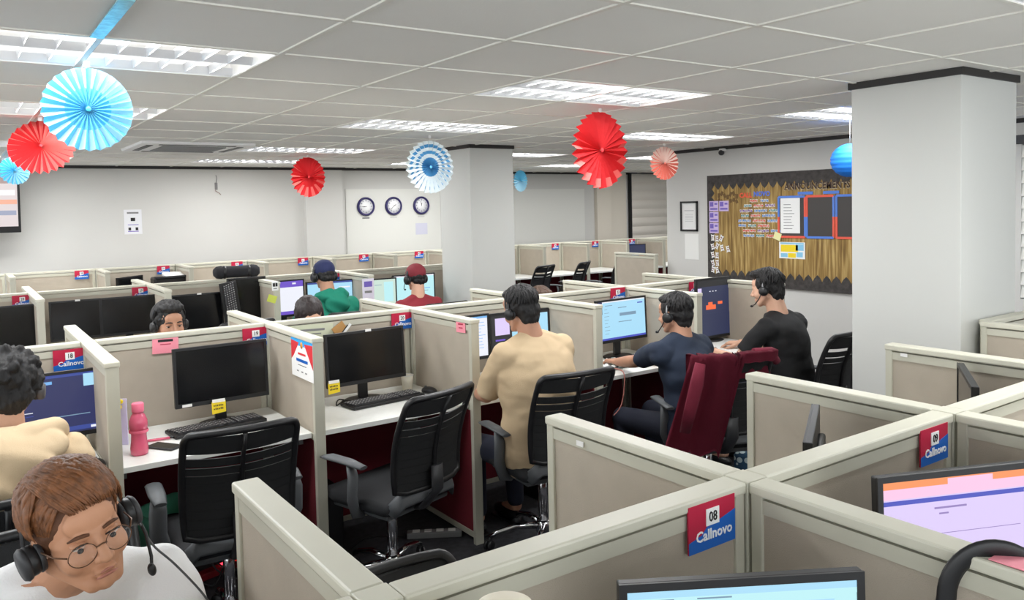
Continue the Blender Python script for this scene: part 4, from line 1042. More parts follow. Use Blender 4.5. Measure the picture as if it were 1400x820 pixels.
# ================================================================== CHAIRS
def make_chair(label, loc, rz, group, backtilt=.10, h=0):
    """mesh-backed swivel chair; local origin on the floor below the gas lift, facing +Y"""
    t = thing('office_chair', label, 'chair', loc, rz, group)
    # backrest frame: rounded rectangle, slightly bowed
    def bp(u, v):   # u -1..1 across, v 0..1 up
        w_ = .205+.028*v-.02*v*v
        y = -.245-.11*v+.05*math.sin(PI*v)*.8 - .035*(1-u*u)
        return Vector((u*w_, y, .52+.455*v+h))
    P = []
    for k in range(10): P.append((-1, .06+.86*k/9))
    for k in range(1, 6): a = PI-PI/2*k/6; P.append((-1+.16*(1+math.cos(a))*1.0, .92+.08*math.sin(a)))
    for k in range(1, 8): P.append((-.84+1.68*k/8, 1.0))
    for k in range(1, 6): a = PI/2-PI/2*k/6; P.append((1-.16*(1-math.cos(a)), .92+.08*math.sin(a)))
    for k in range(10): P.append((1, .92-.86*k/9))
    for k in range(1, 8): P.append((1-2*k/8, .03))
    b = MB(); b.tube([bp(u, v) for u, v in P], .014, 8, closed=True, flat=(1, 1.1)); b.build('back_frame', M_black, t)
    s = MB()
    edges = [(.03, .135), (.137, .215), (.217, .295), (.297, .375), (.377, .455), (.457, .535), (.537, .615), (.622, .69), (.705, .78), (.825, .985)]
    for (v0, v1) in edges:
        rings = []
        for q in range(17):
            u = -1+2*q/16
            sag = .012*(1-u*u)
            rings.append([s.bm.verts.new(bp(u, v0)+Vector((0, -.004, -sag))), s.bm.verts.new(bp(u, v1)+Vector((0, -.004, -sag))), s.bm.verts.new(bp(u, v1)+Vector((0, .004, -sag))), s.bm.verts.new(bp(u, v0)+Vector((0, .004, -sag)))])
        for A, B in zip(rings, rings[1:]):
            for q in range(4):
                f = s.bm.faces.new((A[q], A[(q+1) % 4], B[(q+1) % 4], B[q])); f.smooth = False
    s.build('back_slats', M_mesh, t)
    sp = MB(); sp.tube([bp(0, v)+Vector((0, -.012, 0)) for v in [.0, .2, .4, .6, .8, .98]], .013, 8, flat=(.7, 1.2)); sp.build('back_spine', M_black, t)
    r_ = MB(); r_.tube([Vector((0, -.10, .40+h)), Vector((0, -.22, .42+h)), bp(0, .0)+Vector((0, -.03, 0)), bp(0, .25)+Vector((0, -.03, 0))], .022, 8, flat=(.6, 1.8)); r_.build('back_support', M_dark, t)
    # seat
    s = MB(); s.box((0, .02, .455+h), (.46, .46, .065), bevel=.028)
    for f in s.bm.faces: f.smooth = True
    s.build('seat', mat('seat_fabric', (34, 35, 38), .85, bump=.3, bscale=300), t)
    s = MB(); s.box((0, .0, .415+h), (.40, .38, .03), bevel=.012); s.tube([(-.2, -.2, .44+h), (-.16, -.245, .50+h), (.16, -.245, .50+h), (.2, -.2, .44+h)], .02, 8, flat=(1.8, .6)); s.build('seat_shell', M_grey, t)
    for sx in (-1, 1):
        a = MB()
        a.tube([(sx*.19, -.02, .415+h), (sx*.25, -.03, .43+h), (sx*.275, -.04, .50+h), (sx*.275, -.05, .60+h), (sx*.27, -.03, .65+h)], [.018, .02, .022, .022, .018], 8, flat=(1.7, .7))
        a.tube([(sx*.272, -.12, .655+h), (sx*.272, -.02, .665+h), (sx*.268, .12, .665+h), (sx*.262, .17, .655+h)], [.014, .02, .02, .012], 8, flat=(.6, 1.7))
        o = a.build('armrest', M_grey, t)
        bo = MB()
        for zz in (.52, .59): bo.lathe([(0, 0), (.008, 0), (.008, .004), (0, .004)], 10, Matrix.Translation((sx*.292, -.045, zz+h)) @ Matrix.Rotation(PI/2*sx, 4, 'Y'))
        bo.build('arm_bolts', M_black, o)
    MB().tube([(0, 0, .12), (0, 0, .30), (0, 0, .405+h)], [.026, .026, .022], 14).build('gas_lift', M_chrome, t)
    MB().tube([(0, 0, .36+h), (0, 0, .41+h)], .045, 14).tube([(.04, .02, .395+h), (.2, .05, .40+h)], .006, 6).build('tilt_mechanism', M_dark, t)
    MB().lathe([(0, .07), (.038, .075), (.042, .12), (.03, .14), (0, .14)], 20).build('base_hub', M_chrome, t)
    for k in range(5):
        a = 2*PI*k/5+.3; c_, s_2 = math.cos(a), math.sin(a)
        MB().tube([(c_*.03, s_2*.03, .11), (c_*.15, s_2*.15, .115), (c_*.25, s_2*.25, .09), (c_*.285, s_2*.285, .07)], [.020, .016, .013, .012], 8).build('base_leg', M_chrome, t)
        w_ = MB(); Rm = Matrix.Translation((c_*.29, s_2*.29, .028)) @ Matrix.Rotation(a+.8, 4, 'Z') @ Matrix.Rotation(PI/2, 4, 'X')
        for zz in (-.018, .006): w_.lathe([(0, zz), (.026, zz), (.028, zz+.003), (.028, zz+.010), (.026, zz+.013), (0, zz+.013)], 14, Rm)
        w_.tube([(c_*.29, s_2*.29, .03), (c_*.29, s_2*.29, .07)], .008, 8)
        w_.build('caster', M_black, t)
    return t
CG = 'black mesh-back office chairs'
ch = make_chair('black mesh chair tucked under the worktop with the pink bottle', (.91, 3.46, 0), -.06, CG)
def chair(label, x, y, rz, z=0): return dup(ch, (x, y, z), rz, label, CG)
chair('black mesh chair pulled out askew before the number 20 keyboard', 1.68, 3.46, .30)
chair('black mesh chair the tan shirt man sits on', 2.48, 3.31, -.10, .02)
ch_navy = chair('black mesh chair draped with a maroon jacket, under the navy shirt man', 3.54, 3.12, -.42)
chair('black mesh chair of the black shirt man, turned partly aside', 4.50, 3.19, .08)
chair('black mesh chair facing the camera behind the closest divider, only its back top showing', .86, 1.43, PI+.10).scale = (1, 1, .92)
chair('black mesh chair under the cream hoodie person', .10, 3.10, 0)
chair('black mesh chair under the white shirt man', .16, 2.05, PI)
chair('black mesh chair of the green hoodie person', 2.66, 6.38, -.05)
chair('empty black mesh chair beneath the dark screen behind the peeking man', 1.78, 6.45, .1)
chair('black mesh chair of the maroon cap person', 3.50, 6.35, 0)
chair('first empty far mesh chair past the slim pillar, back tilted toward the worktop', 7.30, 9.15, .5)
chair('second empty far mesh chair past the slim pillar', 8.10, 9.15, .35)
chair('far mesh chair right against the edge of the slim pillar', 6.6, 9.1, .3)
# maroon jacket on the navy man's chair
jk = thing('jacket', 'maroon jacket draped over the back of the navy man\'s chair', 'jacket', (3.54, 3.12, 0), -.42)
m = MB(); NU, NV = 34, 40; grid = []
for i in range(NU+1):
    u = -1.12+2.2*i/NU
    hang = .56 if u < -.10 else .56*max(0, (1-(u+.10)/.18)) if u < .08 else .0
    hang = max(hang, .045)
    back_len = hang*(1+.06*math.sin(i*1.3)); front_len = .16
    row = []
    for j in range(NV+1):
        v = j/NV
        L = front_len+back_len; s_l = v*L
        bow = -.035*(1-min(1, u*u)); w_ = .225
        x = u*w_*(1+.10*max(0, s_l-front_len)) - (.20*max(0, s_l-front_len) if u < -.3 else .08*max(0, s_l-front_len)*(1 if u < .2 else 0))
        if s_l < front_len: d_ = front_len-s_l; y = -.350+bow+.028+.03*d_; z = 0.995-d_*.9
        else:
            d_ = s_l-front_len; y = -.350+bow-.030+min(d_*.22, .12)-.01; z = 0.995-d_
        if abs(s_l-front_len) < .03: z += .010
        fold = .011*math.sin(u*15+z*5)+.008*noise.noise(Vector((u*6, z*8, 1)))
        if abs(u) > .95: y += .03*(abs(u)-.95)*6
        y += fold*min(1, abs(s_l-front_len)*8) - (.006 if s_l > front_len else 0)
        row.append(m.bm.verts.new((x, y, z)))
    grid.append(row)
for i in range(NU):
    for j in range(NV):
        f = m.bm.faces.new((grid[i][j], grid[i+1][j], grid[i+1][j+1], grid[i][j+1])); f.smooth = True
bmesh.ops.solidify(m.bm, geom=m.bm.faces[:], thickness=.006)
jb = m.build('jacket_body', mat('jacket_maroon', (112, 22, 46), .85, bump=.4, bscale=250), jk)
MB().tube([(-.22, -.405, .96), (-.25, -.425, .86), (-.28, -.42, .74), (-.31, -.40, .60)], [.030, .038, .036, .030], 12, flat=(1, .4)).build('sleeve', MATS['jacket_maroon'], jk)
sj = MB().tube([(.10, -.365, 0.995), (.20, -.36, .99), (.25, -.34, .93)], [.022, .028, .022], 10).build('collar_fold', MATS['jacket_maroon'], jk)

# ================================================================== PEOPLE
SK = lambda n, c: mat('skin_'+n, c, .55, bump=.06, bscale=500, vary=.03, vscale=20)
def _unit_sphere(u=24, v=16):
    V = [(0, 0, -1)]
    for i in range(1, v):
        a = -PI/2+PI*i/v
        for k in range(u): V.append((math.cos(a)*math.cos(2*PI*k/u), math.cos(a)*math.sin(2*PI*k/u), math.sin(a)))
    V.append((0, 0, 1)); F = []
    for k in range(u): F.append((0, 1+(k+1) % u, 1+k)); F.append((len(V)-1, len(V)-1-u+k, len(V)-1-u+(k+1) % u))
    for i in range(v-2):
        for k in range(u): a = 1+i*u; F.append((a+k, a+(k+1) % u, a+u+(k+1) % u, a+u+k))
    return V, F
_US = _unit_sphere()
def blob(name, prims, voxel, material, parent, smooth=4, deform=None, cut=None):
    """one closed surface grown over ellipsoids ('e', centre, radii, rot3) and tapered limbs ('c', p0, p1, r0, r1)"""
    V, F = [], []
    def ring_tube(rings):
        n0 = len(V); k = len(rings[0])
        for r in rings: V.extend(r)
        for i in range(len(rings)-1):
            for j in range(k): F.append((n0+i*k+j, n0+i*k+(j+1) % k, n0+(i+1)*k+(j+1) % k, n0+(i+1)*k+j))
        F.append(tuple(n0+j for j in range(k))[::-1]); F.append(tuple(n0+(len(rings)-1)*k+j for j in range(k)))
    def ball(c, rad, rot=None):
        c = Vector(c); n0 = len(V)
        for v in _US[0]:
            w = Vector((v[0]*rad[0], v[1]*rad[1], v[2]*rad[2])); V.append((rot @ w if rot else w)+c)
        F.extend(tuple(i+n0 for i in f) for f in _US[1])
    for p in prims:
        if p[0] == 'e': ball(p[1], p[2], p[3] if len(p) > 3 else None)
        elif p[0] == 'l':
            ring_tube([[Vector((c[0]+rx*math.cos(q)*math.cos(tw)-ry*math.sin(q)*math.sin(tw), c[1]+rx*math.cos(q)*math.sin(tw)+ry*math.sin(q)*math.cos(tw), c[2])) for q in [2*PI*k/32 for k in range(32)]] for (c, rx, ry, tw) in p[1]])
        else:
            p0, p1, r0, r1 = Vector(p[1]), Vector(p[2]), p[3], p[4]
            d = (p1-p0).normalized(); u = d.orthogonal().normalized(); w = d.cross(u)
            ring_tube([[p0.lerp(p1, t_)+(u*math.cos(2*PI*k/20)+w*math.sin(2*PI*k/20))*(r0+(r1-r0)*t_) for k in range(20)] for t_ in (0, .5, 1)])
            if p[0] == 'c': ball(p0, (r0,)*3); ball(p1, (r1,)*3)
    me0 = bpy.data.meshes.new(name); me0.from_pydata([tuple(v) for v in V], [], F); me0.materials.append(material)
    o = bpy.data.objects.new(name, me0); COL.objects.link(o); o.parent = parent
    bm_ = bmesh.new(); bm_.from_mesh(me0); bmesh.ops.recalc_face_normals(bm_, faces=bm_.faces[:]); bm_.to_mesh(me0); bm_.free()
    md = o.modifiers.new('r', 'REMESH'); md.mode = 'VOXEL'; md.voxel_size = voxel; md.use_smooth_shade = True
    if smooth:
        sm = o.modifiers.new('s', 'SMOOTH'); sm.factor = .5; sm.iterations = smooth
    dg = bpy.context.evaluated_depsgraph_get()
    me = bpy.data.meshes.new_from_object(o.evaluated_get(dg))
    o.modifiers.clear()
    old = o.data; o.data = me; bpy.data.meshes.remove(old)
    if deform:
        for v in me.vertices: v.co = deform(v.co)
        me.update()
    if cut:
        bm = bmesh.new(); bm.from_mesh(me)
        for co, no in cut:
            bmesh.ops.bisect_plane(bm, geom=bm.verts[:]+bm.edges[:]+bm.faces[:], plane_co=co, plane_no=no, clear_outer=True)
        bm.to_mesh(me); bm.free()
    for p in me.polygons: p.use_smooth = True
    return o
def ik(S, W, l1, l2, pole):
    S, W, pole = Vector(S), Vector(W), Vector(pole)
    d = W-S; L = min(d.length, l1+l2-.003); dn = d.normalized()
    a = (l1*l1-l2*l2+L*L)/(2*L); h = math.sqrt(max(0, l1*l1-a*a))
    pv = pole-dn*pole.dot(dn); pv.normalize()
    return S+dn*a+pv*h, S+dn*L
def hand_prims(W, d, n, side, curl=.5, s=1.0):
    """W wrist, d direction to the fingers, n back-of-hand normal, side +1 right hand"""
    W, d, n = Vector(W), Vector(d).normalized(), Vector(n)
    n = (n-d*n.dot(d)).normalized(); x = d.cross(n)*side   # x towards the little finger for side=+1
    P = []
    for k, o_ in enumerate((-.030, -.010, .010, .029)):
        a = W+x*o_*.55*s+d*.01*s; b = W+x*o_*s+d*.088*s
        P.append(('c', a, b, .014*s, .0125*s))
        L = (.040, .045, .042, .033)[k]*s
        p = b; ang = .25
        for q in range(3):
            ang += curl*(.5, .6, .5)[q]
            dd = d*math.cos(ang)-n*math.sin(ang)
            e = p+dd*L*(1, .66, .52)[q]
            P.append(('c', p, e, (.0092, .0085, .0075)[q]*s, (.0085, .0075, .0065)[q]*s)); p = e
    t0 = W-x*.018*s+d*.02*s-n*.006*s; t1 = t0-x*.032*s+d*.028*s-n*.012*s; t2 = t1-x*.012*s+d*.030*s-n*.008*s; t3 = t2+d*.024*s+x*.002*s-n*.006*s
    P += [('c', t0, t1, .014*s, .0115*s), ('c', t1, t2, .0110*s, .0095*s), ('c', t2, t3, .0095*s, .008*s)]
    return P
def head_prims(Hm):
    """face looks along +Y of Hm; origin between the ears; crown at +.12, chin at -.115"""
    R3 = Hm.to_3x3(); f = lambda *p: Hm @ Vector(p)
    E = lambda c, r: ('e', f(*c), r, R3)
    P = [E((0, -.012, .035), (.076, .094, .082)), E((0, .030, -.010), (.064, .062, .085)), E((0, .022, -.052), (.053, .062, .055)),
         E((0, .068, -.088), (.020, .018, .018)), E((.036, .052, -.028), (.028, .030, .030)), E((-.036, .052, -.028), (.028, .030, .030)),
         E((0, .070, .045), (.048, .020, .035)),
         ('c', f(-.030, .082, .022), f(.030, .082, .022), .0085, .0085),
         ('c', f(0, .088, .012), f(0, .110, -.024), .0075, .0105), ('c', f(-.011, .098, -.028), f(.011, .098, -.028), .0085, .0085),
         ('c', f(-.014, .089, -.056), f(.014, .089, -.056), .0068, .0068), ('c', f(-.011, .087, -.066), f(.011, .087, -.066), .0072, .0072)]
    for s in (-1, 1):
        P += [('c', f(s*.056, -.004, -.045), f(s*.020, .062, -.086), .018, .017),
              ('e', f(s*.077, -.006, -.004), (.009, .018, .030), R3 @ Matrix.Rotation(s*-.25, 3, 'Z')), ('e', f(s*.076, -.004, -.026), (.008, .011, .012), R3)]
    return P
def person(name_label, loc, rz, skin, hs, shirt, shirt_col, opts):
    o = opts
    t = thing('person', name_label, 'person', loc, rz)
    vox = o.get('vox', .006)
    lean = o.get('lean', 0.0)           # forward shift of the chest
    hc = Vector(o.get('head', (0, .06, 1.20)))
    hy, hp, hr = o.get('hrot', (0, 0, 0))      # yaw (+ left), pitch (+ down), roll
    Hm = Matrix.Translation(hc) @ Matrix.Rotation(hy, 4, 'Z') @ Matrix.Rotation(-hp, 4, 'X') @ Matrix.Rotation(hr, 4, 'Y') @ Matrix.Diagonal((o.get('hs', 1),)*3+(1,))
    sh = o.get('sh', 1.02); wS = o.get('wS', .175); tw = o.get('twist', 0)
    nb_ = Vector((hc.x*.5, hc.y*.45+lean*.45-.01, sh+.055))     # neck base
    ch_ = Vector((hc.x*.3, lean*.72-.02, sh-.15)); wa = Vector((0, lean*.30-.03, .66)); pe = Vector((0, 0, .535))
    shc = Vector((hc.x*.4, lean-.02, sh))
    ax = Vector((math.cos(tw), math.sin(tw), 0))
    SR, SL = shc+ax*wS+Vector((0, 0, o.get('dr', -.024))), shc-ax*wS+Vector((0, 0, o.get('dl', -.024)))
    R_tw = Matrix.Rotation(tw, 3, 'Z')
    fat = o.get('fat', 1.0)
    def sections(grow, low, top=True):
        S_ = []
        for (k, rx, ry) in ((0.0, .150, .120), (.10, .168, .140), (.28, .158, .124), (.46, .150, .112), (.64, .160, .114), (.80, .174, .116), (.91, .176, .106), (.975, .158, .090), (1.02, .118, .078), (1.07, .074, .066)):
            z = .43+k*(sh-.43); c = pe.lerp(shc, max(0, min(1, k)))+Vector((0, -.035*math.sin(PI*min(1, k)), 0)); c.z = z
            if k > 1: c = c.lerp(Vector((nb_.x, nb_.y, z)), (k-1)/.07*.9)
            g = grow+low*math.sin(PI*min(1, k/.9))
            S_.append((c, (rx*(fat if k < 1 else 1))*wS/.175+g, ry*(fat if k < .95 else 1)+g, tw*min(1, k)))
        return S_
    torso = [('l', sections(0, 0)), ('c', SL+ax*.01+Vector((0, -.008, -.025)), SR-ax*.01+Vector((0, -.008, -.025)), .058, .058), ('c', nb_+Vector((0, -.01, -.03)), SR-ax*.035, .052, .046), ('c', nb_+Vector((0, -.01, -.03)), SL+ax*.035, .052, .046)]
    neck0 = Hm @ Vector((0, -.025, -.060))
    skinp = head_prims(Hm)+[('c', neck0, nb_+Vector((0, -.012, -.02)), .056, .066)]
    arms = []
    shirtp = [('c', SL+ax*.01+Vector((0, -.008, -.025)), SR-ax*.01+Vector((0, -.008, -.025)), .071, .071), ('l', sections(.012, .012*o.get('loose', .004)/.004)), *[(p[0], p[1], p[2], p[3]+.012, p[4]+.012) for p in torso[2:]]]
    sl = o.get('sleeve', .62)
    for side, S in ((1, SR), (-1, SL)):
        W = Vector(o['wr'] if side == 1 else o['wl'])
        E, W = ik(S, W, .285, .25, Vector(o.get('pr' if side == 1 else 'pl', (side*.30, -.08, -1))))
        skinp += [('c', S, E, .046, .037), ('c', E, E.lerp(W, .3), .038, .038), ('c', E.lerp(W, .3), W, .038, .025)]
        LASTW[side] = W.lerp(E, .14)
        hd = Vector(o.get('hd', (0, 1, -.15)) if not isinstance(o.get('hd'), dict) else o['hd'][side]); hn = Vector((0, 0, 1))
        skinp += hand_prims(W, hd, hn, side, o.get('curl', .45))
        if sl < 1.01:
            e_ = S.lerp(E, sl)
            shirtp += [('c', S, S.lerp(E, .3), .058, .060), ('k', S.lerp(E, .1), e_, .062, .057+o.get('loose', .004))]
        else:
            shirtp += [('c', S, E, .060, .055), ('c', E, W.lerp(E, .12), .053, .038), ('c', nb_+Vector((0, -.035, -.06)), S+Vector((0, -.02, -.03)), .090, .066), ('c', nb_+Vector((0, -.05, -.14)), S+Vector((0, -.03, -.12)), .09, .055)]
    # legs
    legp, pantp = [], []
    for side in (1, -1):
        hip = Vector((side*.09, .0, .50)); kn = Vector((side*.13, .43, .50)); an = Vector((side*.13, .40+o.get('foot', 0), .10))
        legp += [('c', hip, kn, .075, .052), ('c', kn, kn.lerp(an, .35), .052, .050), ('c', kn.lerp(an, .35), an, .050, .032), ('c', an, an+Vector((0, .15, -.055)), .034, .028)]
        pantp += [('c', hip, kn, .090, .066), ('c', kn, kn.lerp(an, .9), .064, .048)]
    body = blob('body', torso+skinp+legp, vox, skin, t, smooth=o.get('smooth', 3), deform=o.get('face')and(lambda co, M=Hm, I=Hm.inverted(): face_deform(co, M, I)))
    sd = o.get('seed', 1)
    def wr(co):
        n = noise.noise(Vector((co.x*7+sd, co.y*7, co.z*13)))*.014+noise.noise(Vector((co.x*20, co.y*20+sd, co.z*30)))*.003
        d = Vector((co.x, co.y-lean*.5, 0)); d = d.normalized() if d.length > .01 else Vector((0, 0, 1))
        return co+d*n
    blob(shirt, shirtp, max(vox, .006), shirt_col, t, smooth=24, deform=wr)
    blob('trousers', pantp+[('e', pe+Vector((0, 0, -.02)), (.178, .145, .115))], .009, o.get('pants', mat('trousers_navy', (28, 32, 48), .85)), t, smooth=3)
    for side in (1, -1):
        an = Vector((side*.13, .40+o.get('foot', 0), .10))
        s_ = MB(); s_.sph(an+Vector((0, .07, -.055)), (.045, .13, .045)); s_.box(an+Vector((0, .07, -.092)), (.085, .25, .014), bevel=.005)
        s_.build('shoe', M_black, t)
    # hair
    hair_kind = o.get('hair', 'short'); hcol = hs
    R3 = Hm.to_3x3(); f = lambda *p: Hm @ Vector(p)
    if hair_kind:
        HP = [('e', f(0, -.018, .040), (.083, .096, .088), R3), ('e', f(0, -.052, -.004), (.070, .056, .070), R3)]
        if hair_kind in ('short', 'tall'): HP += [('e', f(0, -.052, -.050), (.058, .042, .045), R3)]
        if hair_kind == 'short': HP += [('e', f(.058, -.012, .020), (.024, .05, .048), R3), ('e', f(-.058, -.012, .020), (.024, .05, .048), R3), ('e', f(0, .045, .095), (.05, .045, .026), R3)]
        if hair_kind == 'tall': HP += [('e', f(0, .02, .105), (.07, .075, .035), R3), ('e', f(.055, -.01, .03), (.03, .06, .055), R3), ('e', f(-.055, -.01, .03), (.03, .06, .055), R3), ('e', f(0, -.06, -.03), (.062, .045, .05), R3)]
        if hair_kind == 'curly':
            rr = random.Random(sd)
            HP += [('e', f(0, -.035, .035), (.098, .105, .098), R3), ('e', f(0, -.06, -.03), (.092, .062, .07), R3)]
            for k in range(70):
                a, b_ = rr.uniform(0, 2*PI), rr.uniform(-.9, 1.35)
                HP.append(('e', f(.100*math.cos(b_)*math.cos(a), -.035+.108*math.cos(b_)*math.sin(a)*(1 if math.sin(a) < 0 else .55), .035+.098*math.sin(b_)), (.019, .019, .019)))
        if hair_kind == 'long': HP += [('e', f(0, -.03, .02), (.092, .10, .10), R3), ('c', f(.065, -.02, 0), f(.075, .0, -.18), .035, .03), ('c', f(-.065, -.02, 0), f(-.075, .0, -.18), .035, .03), ('c', f(0, -.07, -.02), f(0, -.09, -.22), .07, .06)]
        if hair_kind == 'undercap': HP = [('e', f(0, -.022, .010), (.080, .090, .062), R3), ('e', f(0, -.055, -.025), (.066, .050, .045), R3)]
        amp = o.get('hamp', .006)
        def hw(co):
            q = Hm.inverted() @ co
            n = noise.noise(Vector((q.x*55+sd, q.y*26, q.z*26)))*amp+noise.noise(Vector((q.x*140, q.y*60, q.z*60+sd)))*amp*.5
            return co+(co-hc).normalized()*n
        ho = blob('hair', HP, o.get('hvox', .005), hcol, t, smooth=2, deform=hw)
        if hair_kind in ('short', 'tall'):
            rl = random.Random(sd+50); lk = MB()
            for k in range(170):
                a0 = Vector((rl.uniform(-.3, .3), rl.uniform(-.6, .1), 1)); an_ = rl.uniform(0, 2*PI)
                a1 = Vector((math.cos(an_)*1.1, math.sin(an_)*1.15, (rl.uniform(-.35, .35) if math.sin(an_) < .3 else rl.uniform(.45, .7))))
                q0 = rl.uniform(0, .5); pts = []
                for q in range(6):
                    s_ = q0+(1-q0)*q/5; d = a0.lerp(a1, s_).normalized()
                    rx, ry, rz3 = ((.086, .099, .091) if hair_kind == 'short' else (.092, .100, .098))
                    kk = 1/math.sqrt((d.x/rx)**2+(d.y/ry)**2+(d.z/rz3)**2)
                    pts.append(f(*(Vector((0, -.018, .040))+d*(kk+rl.uniform(-.002, .003)))))
                w_ = rl.uniform(.004, .007)
                lk.tube(pts, [w_*.3, w_, w_*1.1, w_, w_*.7, w_*.1], 5, flat=(.6, 1.3))
            lk.build('hair_locks', hcol, ho)
    return t, Hm
def face_deform(co, M, I):
    q = I @ co
    if q.y < .03 or abs(q.z) > .14 or abs(q.x) > .09: return co
    def g(x, z, sx, sz): return math.exp(-((q.x-x)/sx)**2-((q.z-z)/sz)**2)
    w = min(1, (q.y-.03)/.03)
    dy = -.010*(g(.031, .004, .018, .012)+g(-.031, .004, .018, .012))
    dy += .0020*(g(.031, -.003, .013, .006)+g(-.031, -.003, .013, .006))*2
    dy += -.004*g(0, -.0610, .020, .0022) - .003*(g(.026, -.060, .006, .006)+g(-.026, -.060, .006, .006))
    dy += -.003*g(0, -.074, .016, .004) - .002*g(0, -.045, .004, .007)
    q2 = Vector((q.x, q.y+dy*w, q.z))
    return M @ q2
def headset(label, t, Hm, boom=True, wide=.088, col=M_black, big=False, side=1, loc=None, cord=False, back=0.0, thin=False):
    """top-level thing carrying the same pose as the head; side = which ear has the boom"""
    h = thing('headset', label, 'headset', (0, 0, 0)); h.matrix_world = t.matrix_basis @ Hm
    P = []
    rz_, ry_ = .125, wide+.004
    for k in range(21):
        a = PI*k/20; P.append((ry_*math.cos(a), back-.01*math.sin(a), -.004+rz_*math.sin(a)*1.04))
    MB().tube(P, .0055 if not big and not thin else .010 if big else .0032, 8, flat=(.5, 1.7)).build('headband', col, h)
    for s in (-1, 1):
        RX = Matrix.Translation((s*(wide+.002), 0, -.012)) @ Matrix.Rotation(PI/2*s, 4, 'Y')
        rr_ = .030 if not big else .042
        MB().lathe([(0, -.012), (rr_*.9, -.012), (rr_, -.004), (rr_, .006), (rr_*.8, .014), (0, .015)], 24, RX).build('ear_cup', M_black if thin else col, h)
        MB().lathe([(rr_*.45, -.022), (rr_*.95, -.020), (rr_*1.02, -.012), (rr_*.9, -.010)], 24, RX).build('ear_cushion', M_dark, h)
    if boom:
        MB().tube([(side*(wide+.012), .01, -.02), (side*(wide+.012), .035, -.055), (side*(wide-.005), .075, -.085), (side*(wide-.035), .105, -.092)], .0032, 8).build('microphone_boom', M_black, h)
        MB().sph((side*(wide-.038), .108, -.092), (.008, .012, .008)).build('microphone_tip', M_black, h)
    return h

LASTW = {}
# --- tan t-shirt man
HB = mat('hair_black', (20, 18, 19), .62, bump=.5, bscale=90, stretch=(4, 1, 1))
sk1 = SK('tan', (186, 138, 112)); sk2 = SK('brown', (170, 118, 92)); sk3 = SK('light', (214, 168, 142))
t, Hm = person('seated man in a loose tan t-shirt seen from behind, black hair, wearing a headset', (2.46, 3.28, 0), .05, sk1, HB, 't_shirt', mat('shirt_tan', (200, 176, 142), .85, bump=.3, bscale=300),
    dict(head=(-.05, .09, 1.265), hrot=(.12, .25, -.05), lean=.05, sh=1.090, wS=.195, wr=(.12, .44, .80), wl=(-.14, .42, .80), sleeve=.92, loose=.012, fat=1.08, seed=3, pl=(-.25, -.1, -1), pr=(.2, -.2, -1)))
headset('thin black headset worn by the tan shirt man', t, Hm)
# --- navy t-shirt man
t, Hm = person('seated man in a navy t-shirt typing, head in profile with a headset', (3.46, 3.16, 0), .05, sk1, HB, 't_shirt', mat('shirt_navy', (30, 42, 62), .85, bump=.3, bscale=300),
    dict(head=(.0, .12, 1.150), hrot=(.15, .15, .0), lean=.10, sh=.985, wS=.185, wr=(.24, .52, .79), wl=(-.02, .60, .80), sleeve=.72, vox=.0045, seed=5, hd={1: (-.3, 1, -.05), -1: (.25, 1, -.05)}, curl=.35, pl=(-.6, -.2, -1)))
headset('thin silver and black headset with mic boom worn by the navy shirt man', t, Hm, side=-1, col=mat('headset_silver', (150, 150, 152), .3, metal=.5), thin=True)
ph2 = thing('mobile_phone', 'dark purple phone held above the worktop by the navy shirt man', 'phone', (3.62, 3.72, .80), .9)
MB().box((0, 0, 0), (.07, .14, .009), Matrix.Rotation(.35, 3, 'X'), bevel=.004).build('phone_case', mat('phone_purple', (70, 52, 92), .3), ph2)
MB().box((0, 0, .0055), (.062, .13, .001), Matrix.Rotation(.35, 3, 'X')).build('phone_screen', M_blackgloss, ph2)
# --- black t-shirt man
t, Hm = person('seated man in a black t-shirt with thick black hair at the upright monitor', (4.40, 3.20, 0), .10, sk3, HB, 't_shirt', mat('shirt_black', (20, 20, 22), .85, bump=.3, bscale=300),
    dict(head=(-.05, .11, 1.228), hrot=(.25, .22, .05), lean=.05, sh=1.03, wS=.18, wr=(.20, .48, .80), wl=(-.28, .40, .82), sleeve=.75, vox=.0045, seed=8, hair='tall', hamp=.009, pl=(-.7, -.2, -1), hd={1: (-.3, 1, -.1), -1: (-.2, 1, -.1)}))
WR_black = tuple(t.matrix_basis @ LASTW[-1])
headset('thin headset with mic boom worn by the black shirt man', t, Hm, side=-1, col=MATS['headset_silver'], thin=True)
# --- cream hoodie person
M_hood = mat('hoodie_cream', (206, 182, 148), .9, bump=.35, bscale=300)
t, Hm = person('seated person in a cream hoodie seen from behind, dark curly hair', (.10, 3.14, 0), -.05, sk3, HB, 'hoodie', M_hood,
    dict(head=(.03, .14, 1.205), hrot=(-.15, .3, .05), lean=.06, sh=1.01, wS=.205, wr=(.22, .50, .80), wl=(-.2, .50, .80), sleeve=1.1, seed=12, hair='curly', hamp=.010))
hd_ = blob('hood', [('e', (.02, -.05, 1.035), (.185, .12, .078)), ('e', (.02, -.13, .955), (.155, .080, .125)), ('c', (-.13, .03, 1.06), (-.05, -.07, 1.07), .050, .055), ('c', (.16, .03, 1.06), (.08, -.07, 1.07), .050, .055)], .006, M_hood, t, smooth=3,
    deform=lambda co: co+Vector((0, -1, .2))*(.012*math.sin(co.z*42+abs(co.x)*22)+.006*noise.noise(co*14)))
headset('dark headset over the curly hair of the cream hoodie person', t, Hm, wide=.100, back=-.01, boom=False, col=mat('headset_grey', (84, 82, 84), .45))
